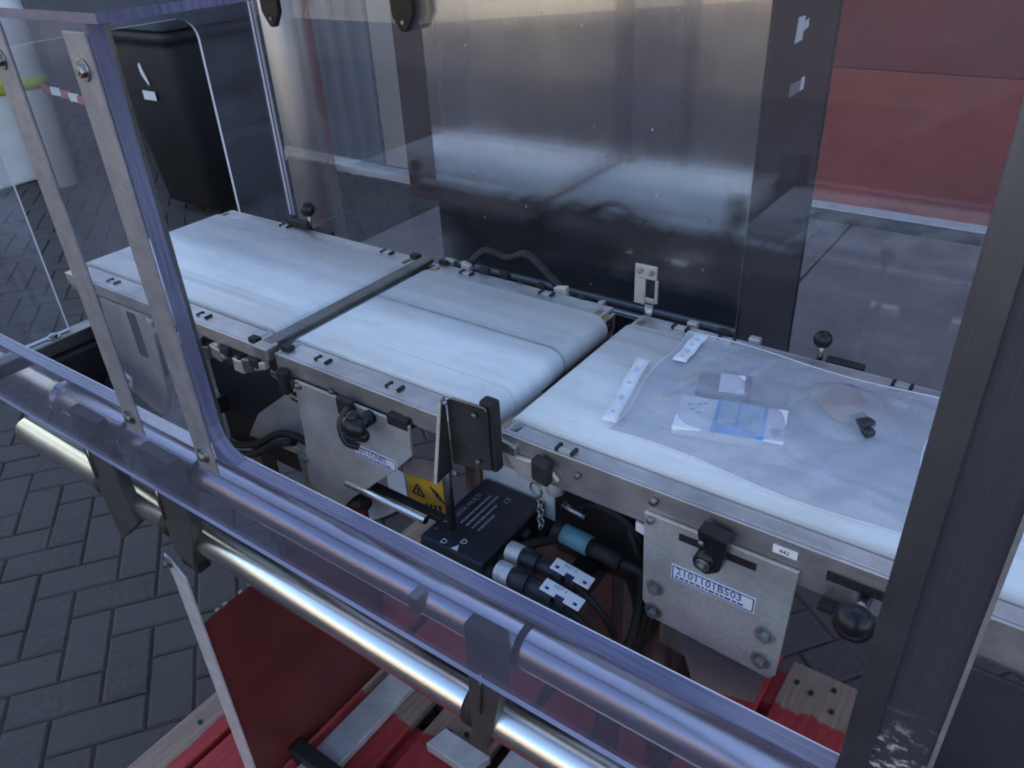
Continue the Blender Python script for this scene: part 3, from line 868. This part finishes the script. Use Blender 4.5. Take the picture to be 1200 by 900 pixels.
# warning plate
b = MB(); b.prism([(-.604, .895), (-.528, .912), (-.528, .818), (-.604, .808)], 1, .556, .559); wp = b.build('warning_plate', 'plate', wei, 0.0008)
b = MB(); b.prism([(-.598, .866), (-.532, .878), (-.535, .822), (-.598, .814)], 1, .5549, .5559); ys = b.build('yellow_sticker', 'yellow', wp)
b = MB()
def tri_mark(cx, cz, s):
    for k in range(3):
        a0, a1 = R(90 + 120 * k), R(210 + 120 * k)
        p, q = Vector((cx + s * math.cos(a0), .5543, cz + s * math.sin(a0))), Vector((cx + s * math.cos(a1), .5543, cz + s * math.sin(a1)))
        d = q - p; b.obox((p + q) / 2, d.length, .0006, .0022, d, (0, 1, 0), d.cross(Vector((0, 1, 0))))
tri_mark(-.580, .848, .0115)
b.box(-.5812, -.5788, .5540, .5546, .845, .853)
for k in range(3): b.obox((-.552 + .004 * k, .5543, .861 - .005 * k), .016, .0006, .0024, (1, 0, -.5))
for k in range(4): b.obox((-.568 + .0075 * k, .5543, .828 + .002 * k), .0045, .0006, .011, (1, 0, .3))
b.build('warning_marks', 'ink', ys)
# polished shaft in front of the plate
b = MB(); b.cyl((-.66, .51, .858), (-.527, .51, .858), .0056, 20); b.build('shaft', 'tube', wei)
b = MB(); b.box(-.625, -.510, .5165, .528, .855, .862); b.build('shaft_guide', 'matt', wei, 0.001)
b = MB(); b.prism([(-.665, .848), (-.65, .840), (-.555, .925), (-.565, .935)], 1, .525, .530); b.build('angled_strut', 'darksteel', wei, 0.001)
b = MB(); b.cyl((-.70, .53, .80), (-.655, .53, .812), .011, 14); b.build('cable_gland', 'sleeve', wei)
# pale load cell cover
b = MB(); b.box(-.525, -.412, .616, .68, .80, .966); b.build('load_cell_cover', 'offwhite', wei, 0.004)

# ---- outfeed conveyor front
PO = [(-.251, .990), (-.248, .876), (-.233, .856), (-.115, .848), (-.109, .855), (-.1055, .990)]
b = MB(); b.prism(PO, 1, .5235, .5275); b.build('bracket_plate', 'plate', out, 0.001)
b = MB(); b.prism([(-.215, .846), (-.12, .842), (-.125, .79), (-.19, .77)], 1, .535, .538); b.build('lower_flange', 'flange', out, 0.001)
b = MB(); b.prism([(.545, .855), (.545, .80), (.62, .70), (.64, .70), (.64, .855)], 0, -.236, -.233); b.build('side_gusset', 'steel', out, 0.001)
for x, z in ((-.2345, .900), (-.2345, .868), (-.124, .902), (-.124, .868)):
    hexbolt(out, (x, .5233, z), (0, -1, 0), .0062, .005)
for z in (1.004, .985): hexbolt(out, (-.243, .5233 + (.0047 if z > .99 else 0), z), (0, -1, 0), .0045, .004, 'bolt', False)
label_plate(out, -.219, -.137, .922, .941, .5235, '2101101B503')
b = MB(); b.box(-.2145, -.141, .5228, .5234, .973, .9815); b.build('plate_slot', 'matt', out, 0.0006)
b = MB(); b.box(-.131, -.110, .5268, .5276, .999, 1.0075); sk = b.build('small_sticker', 'white', out)
text('442', .006, (-.121, .5266, 1.001), (1, 0, 0), (0, 0, 1), 'ink', sk, align='CENTER')
b = MB(); b.box(-.085, -.030, .5268, .5279, .991, 1.001); b.build('rail_slot', 'matt', out, 0.0006)
for k in range(8):
    pass
b = MB()
for k in range(9): b.obox((-.080 + k * .0056, .5266, .996), .0012, .0006, .006, (1, 0, .4))
b.build('slot_thread', 'boxblack', out)
# black clamp lever over the slot
b = MB(); b.prism(rounded([(-.192, 1.010), (-.163, 1.006), (-.165, .988), (-.168, .970), (-.180, .961), (-.192, .965), (-.194, .976), (-.181, .985), (-.190, .999)], .003, 3), 1, .507, .5222)
lv = b.build('clamp_lever', 'black', out, 0.003)
b = MB(); b.sphere((-.182, .509, .976), .0098, 14, (1, .7, 1.1)); b.build('lever_hub', 'black', lv)
hexbolt(lv, (-.182, .5022, .976), (0, -1, 0), .0042, .003); hexbolt(lv, (-.186, .5065, .998), (0, -1, 0), .003, .002, 'bolt', False)
# ball knob
b = MB(); b.sphere((-.053, .497, .987), .0165, 24, (1, .85, 1)); kb = b.build('ball_knob', 'black', out)
b = MB(); b.cyl((-.053, .505, .987), (-.053, .527, .987), .006, 14); b.build('knob_stem', 'bolt', kb)
b = MB(); b.box(-.085, -.062, .515, .527, .966, .973); b.build('knob_plate', 'matt', kb, 0.001)
# keyed left end with safety chain
b = MB(); b.obox((-.412, .532, 1.003), .03, .020, .014, (1, 0, -.15)); b.build('end_bracket', 'steel', out, 0.002)
b = MB(); b.prism([(-.415, .995), (-.36, 1.0), (-.345, .985), (-.37, .968), (-.395, .972)], 1, .522, .5275); b.build('end_lug', 'plate', out, 0.002)
b = MB(); b.obox((-.362, .518, .996), .020, .014, .026, (1, 0, -.2)); b.build('stop_block', 'matt', out, 0.003)
hexbolt(out, (-.325, .5278, 1.0), (0, -1, 0), .0035, .004, 'bolt', False)
ch = thing('safety_chain', 'small steel ring and chain hanging from the left end of the right conveyor', 'chain', (-.363, .512, .97))
def torus(c, R_, r_, ax, parent, nm):
    b = MB(); ax = Vector(ax).normalized(); a = ax.orthogonal().normalized(); d = ax.cross(a)
    n, m = 16, 6; vs = []
    for i in range(n):
        t = 2 * math.pi * i / n; o = a * math.cos(t) + d * math.sin(t)
        vs.append([b.bm.verts.new(Vector(c) + o * (R_ + r_ * math.cos(2 * math.pi * j / m)) + ax * r_ * math.sin(2 * math.pi * j / m)) for j in range(m)])
    for i in range(n):
        for j in range(m): b._f([vs[i][j], vs[(i + 1) % n][j], vs[(i + 1) % n][(j + 1) % m], vs[i][(j + 1) % m]], True)
    return b.build(nm, 'chain', parent)
torus((-.366, .512, .974), .008, .0013, (.2, 1, 0), ch, 'ring')
for k in range(6):
    torus((-.363, .514, .960 - .0068 * k), .0042, .0012, (1, .1, 0) if k % 2 else (0.1, 1, 0), ch, 'link')
# black motor under the right belt
b = MB(); b.box(-.405, -.255, .60, .78, .80, .965); b.cyl((-.33, .59, .86), (-.33, .60, .86), .05, 28); b.build('motor_housing', 'motor', out, 0.006)
b = MB(); b.cyl((-.398, .595, .90), (-.398, .595, .972), .011, 18); b.build('white_pillar', 'offwhite', out)
b = MB(); b.box(-.300, -.225, .59, .61, .93, .968); b.build('brass_plate', 'darksteel', out, 0.002)
b = MB(); b.obox((-.252, .54, .95), .03, .003, .012, (1, 0, -.25)); b.build('cable_tag', 'white', out, 0.0005)
b = MB(); b.cyl((-.375, .575, .905), (-.345, .575, .900), .005, 12); b.build('pin', 'bolt', out)

# far side fittings
def far_knob(parent, x, h, r_):
    b = MB(); b.sphere((x, .842, 1.018 + h), r_, 16); k = b.build('ball_knob', 'black', parent)
    b = MB(); b.cyl((x, .842, 1.0), (x, .842, 1.018 + h), .003, 10); b.build('knob_stem', 'bolt', k)
    b = MB(); b.obox((x + .028, .845, 1.012), .042, .012, .012); b.build('knob_bar', 'matt', k, 0.002)
far_knob(out, -.193, .022, .0105)
far_knob(inf, -1.052, .032, .013)
b = MB(); b.obox((-1.075, .838, 1.022), .05, .012, .014); b.obox((-1.10, .842, 1.026), .02, .012, .010); b.build('far_clamp', 'matt', inf, 0.002)
lt = MB(); lt.box(-.432, -.402, .838, .842, 1.066, 1.084); lt.box(-.432, -.417, .838, .842, 1.03, 1.0655); lt.box(-.4035, -.400, .838, .842, 1.034, 1.0655); lt.box(-.4165, -.4037, .838, .842, 1.034, 1.040)
lt = lt.build('latch', 'plate', out, 0.0008)
b = MB(); b.cyl((-.411, .840, 1.0), (-.411, .840, 1.033), .0055, 14); b.build('latch_pin', 'bolt', lt)
for x in (-.424, -.408): hexbolt(lt, (x, .8378, 1.076), (0, -1, 0), .0035, .003, 'bolt', False)
b = MB(); b.box(-.416, -.404, .8425, .846, 1.042, 1.064); b.build('latch_window', 'matt', lt)
random.seed(11)
for k in range(9):
    x = -.745 + .033 * k
    b = MB(); b.obox((x, .842 + random.uniform(-.002, .006), 1.012 + random.uniform(0, .008)), random.uniform(.008, .02), .010, random.uniform(.008, .018), (1, 0, random.uniform(-.3, .3)))
    b.build('far_lug', random.choice(['matt', 'steel', 'plate', 'matt']), wei, 0.0015)
for k in range(3):
    b = MB(); b.obox((-.27 - .04 * k, .842, 1.016), .014, .010, .010); b.build('far_lug', ['plate', 'matt', 'steel'][k], out, 0.0015)
b = MB(); b.path([(-.72, .85, 1.01), (-.70, .87, 1.035), (-.66, .875, 1.03), (-.62, .87, 1.045), (-.57, .86, 1.02), (-.53, .86, .99)], .006); cb2 = b.build('black_cable', 'matt')
tag(cb2, 'black cable lying along the far rail of the middle conveyor before the cabinet', 'cable')

# ---- junction box with connectors
jb = thing('junction_box', 'flat black electrical box with grey printed text under the belts', 'junction box', (-.47, .548, .82))
b = MB(); b.box(-.515, -.424, .484, .611, .832, .860); b.build('body', 'boxblack', jb, 0.003)
b = MB(); b.box(-.525, -.412, .478, .617, .820, .8315); b.build('base_plate', 'matt', jb, 0.002)
def bt(s, sz, x, y): return text(s, sz, (x, y, .8604), (0, 1, 0), (-1, 0, 0), 'greyink', jb)
bt('SO///X MULTI', .0092, -.4965, .527)
b = MB(); random.seed(5)
for r_ in range(4):
    y = .527; ye = (.585, .590, .575, .560)[r_]
    while y < ye:
        l = random.uniform(.003, .009); b.box(-.4885 + r_ * .0085, -.4860 + r_ * .0085, y, min(y + l, ye), .8599, .8604); y += l + .0015
b.build('small_print', 'greyink', jb)
bt('CE', .0095, -.461, .583)
text('D', .011, (-.468, .500, .8604), (1, 0, 0), (0, 1, 0), 'whiteink', jb)
text('D', .011, (-.488, .488, .8604), (1, 0, 0), (0, 1, 0), 'whiteink', jb)
b = MB(); b.prism([(-.470, .4875), (-.461, .4875), (-.4655, .496)], 2, .8599, .8605); b.build('arrow_mark', 'whiteink', jb)
b = MB(); b.cyl((-.506, .521, .859), (-.506, .521, .8612), .0035, 14); b.cyl((-.506, .505, .859), (-.506, .505, .8608), .002, 10); b.build('screw', 'bolt', jb)
for y, nm in ((.492, 0), (.516, 1), (.54, 2), (.564, 3)):
    b = MB(); b.cyl((-.4245, y, .846), (-.413, y, .846), .008, 16); b.build('socket', 'matt', jb)
def connector(y, x0, z, label):
    root = thing('cable_connector', label, 'connector', (x0, y, z), 'round cable connectors plugged into the box')
    b = MB(); b.cyl((x0 - .010, y, z), (x0 + .008, y, z), .0118, 12); b.build('nut', 'nut', root, 0.0006)
    b = MB(); b.cyl((x0 + .008, y, z), (x0 + .030, y, z), .0112, 20, .0116); b.cyl((x0 + .0305, y, z), (x0 + .062, y, z - .001), .0108, 20, .0098)
    b.cyl((x0 + .062, y, z - .001), (x0 + .076, y, z - .003), .0065, 14); b.build('sleeve', 'sleeve', root)
    xa = Vector((1, .06, -.20)).normalized(); ya = Vector((-.06, 1, 0)); za = xa.cross(ya)
    c = Vector((x0 + .073, y - .0015, z + .0115))
    b = MB(); b.obox(c, .046, .0165, .0022, xa, ya, za)
    tg = b.build('tag', 'white', root, 0.0007)
    b = MB()
    for u in (-.0165, .0165): b.obox(c + xa * u - ya * .0035 + za * .0012, .0042, .0032, .0006, xa, ya, za)
    b.obox(c - ya * .0070 + za * .0012, .010, .0055, .0008, xa, ya, za)
    b.build('tag_hole', 'ink', tg)
    text('X07 4', .0062, c - xa * .012 + ya * .0018 + za * .0013, xa, ya, 'greyink', tg)
    b = MB(); b.path([(x0 + .072, y, z - .003), (x0 + .10, y, z - .022), (x0 + .115, y + .01, z - .06), (x0 + .11, y + .03, z - .13), (x0 + .06, y + .06, z - .2)], .0042); b.build('cable', 'matt', root)
connector(.514, -.397, .868, 'farther of the two black cable connectors with grey nut and white tag')
connector(.485, -.391, .866, 'black cable connector with white tag, the nearer to the front guard')
tc_ = thing('teal_connector', 'teal round plug with black collar behind the two tagged connectors', 'connector', (-.335, .56, .88))
b = MB(); b.cyl((-.362, .556, .884), (-.329, .556, .8807), .0115, 20); b.build('sleeve', 'teal', tc_)
b = MB(); b.cyl((-.329, .556, .8807), (-.29, .556, .877), .0095, 18); b.build('collar', 'matt', tc_)
b = MB(); b.cyl((-.374, .556, .886), (-.362, .556, .884), .010, 18); b.build('nut', 'matt', tc_)
b = MB(); b.path([(-.29, .556, .877), (-.265, .56, .87), (-.255, .575, .82), (-.27, .59, .74), (-.32, .6, .65)], .006); b.build('cable', 'matt', tc_)
for k, pts in enumerate(([(-.42, .53, .846), (-.40, .555, .85), (-.36, .60, .84), (-.31, .62, .78), (-.29, .62, .66)],
                         [(-.30, .50, .78), (-.285, .53, .75), (-.27, .57, .70), (-.30, .60, .60), (-.36, .62, .45)],
                         [(-.28, .61, .93), (-.262, .59, .88), (-.262, .56, .80), (-.285, .56, .72), (-.33, .58, .60)],
                         [(-.31, .60, .90), (-.275, .575, .85), (-.27, .545, .78), (-.30, .54, .72), (-.34, .56, .60)])):
    b = MB(); b.path(pts, .0055); o = b.build('black_cable', 'matt')
    tag(o, ['black cable curling from the box into the dark under the motor', 'black cable rising beneath the two white cable tags', 'black cable hanging beside the bracket plate, the outer one', 'black cable hanging beside the bracket plate, the inner one'][k], 'cable', 'cables under the right conveyor')

# ================================================================= PLASTIC POCKET and contents
def hgt(x, y):
    h = 1.0245
    def bump(cx, cy, rx, ry, hh):
        d = math.hypot((x - cx) / rx, (y - cy) / ry)
        return hh * max(0, 1 - max(0, d - .55) / .6) if d < 1.15 else 0
    h += max(bump(-.224, .655, .075, .05, .011), bump(-.255, .705, .045, .035, .013), bump(-.137, .735, .045, .045, .016))
    h += .0013 * math.sin(x * 60 + y * 25) * math.sin(y * 47 - x * 19) + .0011 * math.sin(x * 140 - y * 60) + .0022 * max(0, 1 - abs((y - .628 + .10 * (x + .2)) / .006)) + .0018 * max(0, 1 - abs((x + .10 + .25 * (y - .7)) / .005)) + .0015 * max(0, 1 - abs((y - .765 - .12 * (x + .2)) / .005))
    return h
pk = thing('plastic_pocket', 'clear punched plastic pocket lying on the right belt with small parts inside', 'plastic pocket', (-.2, .69, 1.021))
b = MB()
nx, ny = 60, 48
x0, x1, y0, y1 = -.335, -.050, .583, .815
G = [[None] * (ny + 1) for _ in range(nx + 1)]
for i in range(nx + 1):
    for j in range(ny + 1):
        u, v = i / nx, j / ny
        x = x0 + (x1 - x0) * u + .014 * (v - .5) * -1.6 + .004 * math.sin(v * 9); y = y0 + (y1 - y0) * v + .005 * math.sin(u * 7) - .006 * u
        e = min(u, 1 - u, v, 1 - v)
        z = hgt(x, y)
        z = 1.0212 + (z - 1.0212) * min(1, e * 14)
        G[i][j] = b.bm.verts.new((x, y, z))
for i in range(nx):
    for j in range(ny): b._f([G[i][j], G[i + 1][j], G[i + 1][j + 1], G[i][j + 1]], True)
b.build('film', 'film', pk)
def edge_pt(u, v):
    x = x0 + (x1 - x0) * u + .014 * (v - .5) * -1.6 + .004 * math.sin(v * 9); y = y0 + (y1 - y0) * v + .005 * math.sin(u * 7) - .006 * u
    return (x, y, 1.0216)
for a_, b_ in (((0, 0), (1, 0)), ((1, 0), (1, 1)), ((0, 1), (1, 1)), ((0, 0), (0, 1))):
    b = MB(); b.path([edge_pt(a_[0] + (b_[0] - a_[0]) * k / 10, a_[1] + (b_[1] - a_[1]) * k / 10) for k in range(11)], .0005, 6); b.build('welded_seam', 'frost', pk)
# white perforated strips along the pocket's left side
def strip(ax, ay, bx, by, w_):
    b = MB(); p, q = Vector((ax, ay)), Vector((bx, by)); d = (q - p); n = Vector((d.y, -d.x)).normalized() * w_
    seg = 14
    L, Rr = [], []
    for k in range(seg + 1):
        c = p + d * (k / seg)
        z = 1.0275 + .0012 * math.sin(k * .9)
        L.append(b.bm.verts.new((c.x, c.y, z))); Rr.append(b.bm.verts.new((c.x + n.x, c.y + n.y, z)))
    for k in range(seg): b._f([L[k], Rr[k], Rr[k + 1], L[k + 1]], True)
    s = b.build('perforated_strip', 'frost', pk)
    md = s.modifiers.new('thick', 'SOLIDIFY'); md.thickness = .0008
    b = MB()
    for k in range(4):
        c = p + d * (.12 + .22 * k) + n * .5
        b.cyl((c.x, c.y, 1.0282), (c.x, c.y, 1.0295), .0030 if k % 2 else .0022, 12)
    b.build('punched_hole', 'window', s)
strip(-.335, .587, -.364, .720, .0155)
strip(-.327, .735, -.331, .806, .016)
# card pack
ca = thing('card_pack', 'white and blue card pack with a pale window inside the plastic pocket', 'card pack', (-.22, .655, 1.021))
cx = Vector((.098, .026, 0)).normalized(); cy = Vector((-.026, .098, 0)).normalized(); c0 = Vector((-.2235, .652, 1.0262))
def cbox(u0, u1, v0, v1, w0, w1, nm, m, par):
    b = MB(); c = c0 + cx * ((u0 + u1) / 2) + cy * ((v0 + v1) / 2) + Vector((0, 0, (w0 + w1) / 2))
    b.obox(c, u1 - u0, v1 - v0, w1 - w0, cx, cy); return b.build(nm, m, par, 0.0004)
cbox(-.053, .053, -.030, .030, -.005, .005, 'sleeve', 'white', ca)
cbox(-.016, .034, -.030, .030, .0051, .0058, 'blue_panel', 'bluecard', ca)
cbox(-.012, .006, -.016, .0285, .0059, .0063, 'window', 'window', ca)
cbox(.0075, .031, -.018, .0285, .0059, .0063, 'window', 'window', ca)
for k in range(5): cbox(.040 + k * .0018, .0408 + k * .0018, -.020, -.006, .0051, .0056, 'bar_mark', 'greypack', ca)
for u, v in ((-.045, .012), (-.041, .004), (-.036, .015), (-.034, .0), (-.030, .018)): cbox(u, u + .0045, v, v + .0022, .0051, .0056, 'print_mark', 'greypack', ca)
pa = thing('small_packet', 'small grey packet with a white middle beside the blue card pack', 'packet', (-.253, .705, 1.021))
c0 = Vector((-.253, .706, 1.0275)); cx = Vector((.054, .018, 0)).normalized(); cy = Vector((-.018, .054, 0)).normalized()
cbox(-.028, .028, -.021, .021, -.006, .005, 'body', 'greypack', pa)
cbox(-.005, .021, -.016, .0205, .0051, .0062, 'white_patch', 'white', pa)
du = thing('beige_dongle', 'rounded beige plastic piece with a dark plug end inside the plastic pocket', 'plug', (-.14, .735, 1.021))
b = MB(); b.prism(rounded([(-.172, .742), (-.158, .772), (-.132, .768), (-.114, .742), (-.122, .714), (-.142, .716)], .010, 5), 2, 1.0215, 1.034); b.build('body', 'beige', du, 0.003)
b = MB(); b.obox((-.113, .712, 1.029), .020, .016, .014, (1, -.6, 0), (.6, 1, 0)); b.obox((-.105, .702, 1.028), .012, .011, .009, (1, -.8, 0), (.8, 1, 0)); b.build('plug', 'sleeve', du, 0.002)

# ================================================================= ACRYLIC GUARDS
YF = .375
gd = thing('tunnel_guard', 'clear acrylic guard with metal strips and a long low front strip', 'guard', (-.8, YF, .985))
def panel_box(nm, x0, x1, y0, y1, z0, z1, thin, mats, bev=0.0):
    b = MB(); b.box(x0, x1, y0, y1, z0, z1, edge=1, thin=thin); return b.build(nm, mats, gd, bev)
panel_box('low_front_panel', -1.42, -.029, YF - .006, YF - .001, .850, .9715, 1, ['acrylic_low', 'edge_pale'])
for x0, x1 in ((-.694, -.029), (-1.42, -.878)):
    panel_box('top_lip', x0, x1, YF - .0062, YF + .0095, .9718, .9765, 2, ['edge', 'edge'])
    b = MB(); b.box(x0, x1, YF + .0097, YF + .0105, .9700, .9772); b.build('lip_bead', 'edge_pale', gd)
panel_box('column_panel', -.877, -.6955, YF - .006, YF + .010, .9718, 1.414, 1, ['acrylic', 'edge'])
panel_box('top_panel', -1.283, -.676, YF - .006, .985, 1.4144, 1.4224, 2, ['acrylic', 'edge'])
b = MB(); b.box(-.700, -.6955, YF + .0102, YF + .0145, .9718, 1.4140); b.build('edge_profile', 'darksteel', gd, 0.0006)
for x0, x1 in ((-.876, -.841), (-.731, -.6965)):
    b = MB(); b.box(x0, x1, YF - .0092, YF - .0064, .950, 1.408); s_ = b.build('metal_strip', 'strip', gd, 0.0008)
    for z in (1.378, .972): hexbolt(s_, ((x0 + x1) / 2, YF - .0094, z), (0, -1, 0), .0062, .0045)
b = MB(); b.prism([(-.6953, .9767), (-.6953, 1.012), (-.690, .996), (-.680, .985), (-.660, .9767)], 1, YF - .006, YF + .009, edge=1); b.build('corner_fillet', ['acrylic', 'edge'], gd)
# end panel with product opening (a frame of three legs)
oy0, oy1, oz, rr = .4975, .861, 1.338, .035
poly = [(YF + .007, .92), (YF + .007, 1.4142), (.975, 1.4142), (.975, .92), (oy1, .92)]
poly += [(oy1 - rr + rr * math.cos(R(a)), oz - rr + rr * math.sin(R(a))) for a in range(0, 91, 15)]
poly += [(oy0 + rr + rr * math.cos(R(a)), oz - rr + rr * math.sin(R(a))) for a in range(90, 181, 15)]
poly += [(oy0, .92)]
b = MB(); b.prism(poly, 0, -1.276, -1.270, edge=1); b.build('end_panel', ['acrylic', 'edge_pale'], gd)

rg = thing('rear_guard', 'tall clear acrylic sheet standing behind the conveyors and reflecting the belts', 'guard', (-.5, .98, .93))
b = MB(); b.box(-1.2695, .5, .977, .983, .93, 1.62, edge=1, thin=1); b.build('panel', ['acrylic_rear', 'edge_pale'], rg)
for x, z in ((-1.210, 1.345), (-.905, 1.35)):
    b = MB(); b.prism(rounded([(x - .022, z - .012), (x - .022, z + .06), (x + .022, z + .06), (x + .022, z - .012), (x + .006, z - .036), (x - .006, z - .036)], [.003, .003, .003, .003, .004, .004], 3), 1, .967, .9766)
    k = b.build('panel_clamp', 'black', rg, 0.0015)
    b = MB(); b.cyl((x, .9668, z - .022), (x, .9655, z - .022), .003, 10); b.build('screw', 'bolt', k)
b = MB(); b.box(-1.25, .5, .970, .99, .905, .9295); b.build('bottom_channel', 'darksteel', rg, 0.001)

# right guard post
gp = thing('guard_post', 'broad dull metal guard post at the right of the open front', 'post', (0, .375, .85))
b = MB(); b.box(-.0275, .0215, YF - .004, YF + .004, .80, 1.62); b.build('face', 'post', gp, 0.001)
b = MB(); b.box(-.0278, -.0108, YF - .0078, YF - .0043, .935, 1.62); b.build('metal_strip', 'poststrip', gp, 0.0008)
b = MB(); b.box(.0195, .0222, YF - .0066, YF - .0043, .80, 1.62); b.build('edge_bead', 'strip', gp, 0.0004)

# ================================================================= CABINET and COLUMN
cb_ = thing('control_cabinet', 'tall brushed stainless control cabinet with dark side behind the clear sheet', 'cabinet', (-.62, 1.12, 0))
XL, XR, Y0, Y1 = -.893, -.346, .9945, 1.262
b = MB(); b.box(XL, XR - .003, Y0, Y0 + .004, .12, 2.1); b.build('door', 'cabinet', cb_, 0.001)
b = MB(); b.box(XL + .002, XR, Y0 + .0045, Y1, .12, 2.1); b.build('body', 'cabside', cb_, 0.003)
b = MB(); b.box(XL + .03, XR - .03, Y0 + .03, Y1 - .02, .0, .12); b.build('plinth', 'matt', cb_)
b = MB(); b.box(XR - .0025, XR + .0015, Y1 + .0005, Y1 + .006, .12, 2.1); b.build('rear_seam', 'motor', cb_)
b = MB(); b.prism([(1.082, 1.309), (1.108, 1.310), (1.110, 1.338), (1.086, 1.339)], 0, XR + .0002, XR + .0012); b.prism([(1.111, 1.320), (1.127, 1.323), (1.126, 1.333), (1.112, 1.331)], 0, XR + .0002, XR + .0012)
b.build('upper_sticker', 'whiteink', cb_)
b = MB(); b.prism([(1.128, 1.243), (1.141, 1.243), (1.142, 1.259), (1.130, 1.260)], 0, XR + .0002, XR + .0012); b.build('lower_sticker', 'whiteink', cb_)
b = MB(); b.prism([(1.085, 1.242), (1.126, 1.243), (1.127, 1.257), (1.086, 1.259)], 0, XR + .0002, XR + .0010); b.build('grey_sticker', 'greypack', cb_)
clm = thing('steel_column', 'round stainless column standing behind the left conveyor', 'column', (-1.45, 1.2, 0))
b = MB(); b.cyl((-1.452, 1.2, .012), (-1.452, 1.2, 2.2), .052, 48); b.build('shaft', 'column', clm)
b = MB(); b.cyl((-1.452, 1.2, 0), (-1.452, 1.2, .0115), .12, 40); b.build('base_flange', 'column', clm)
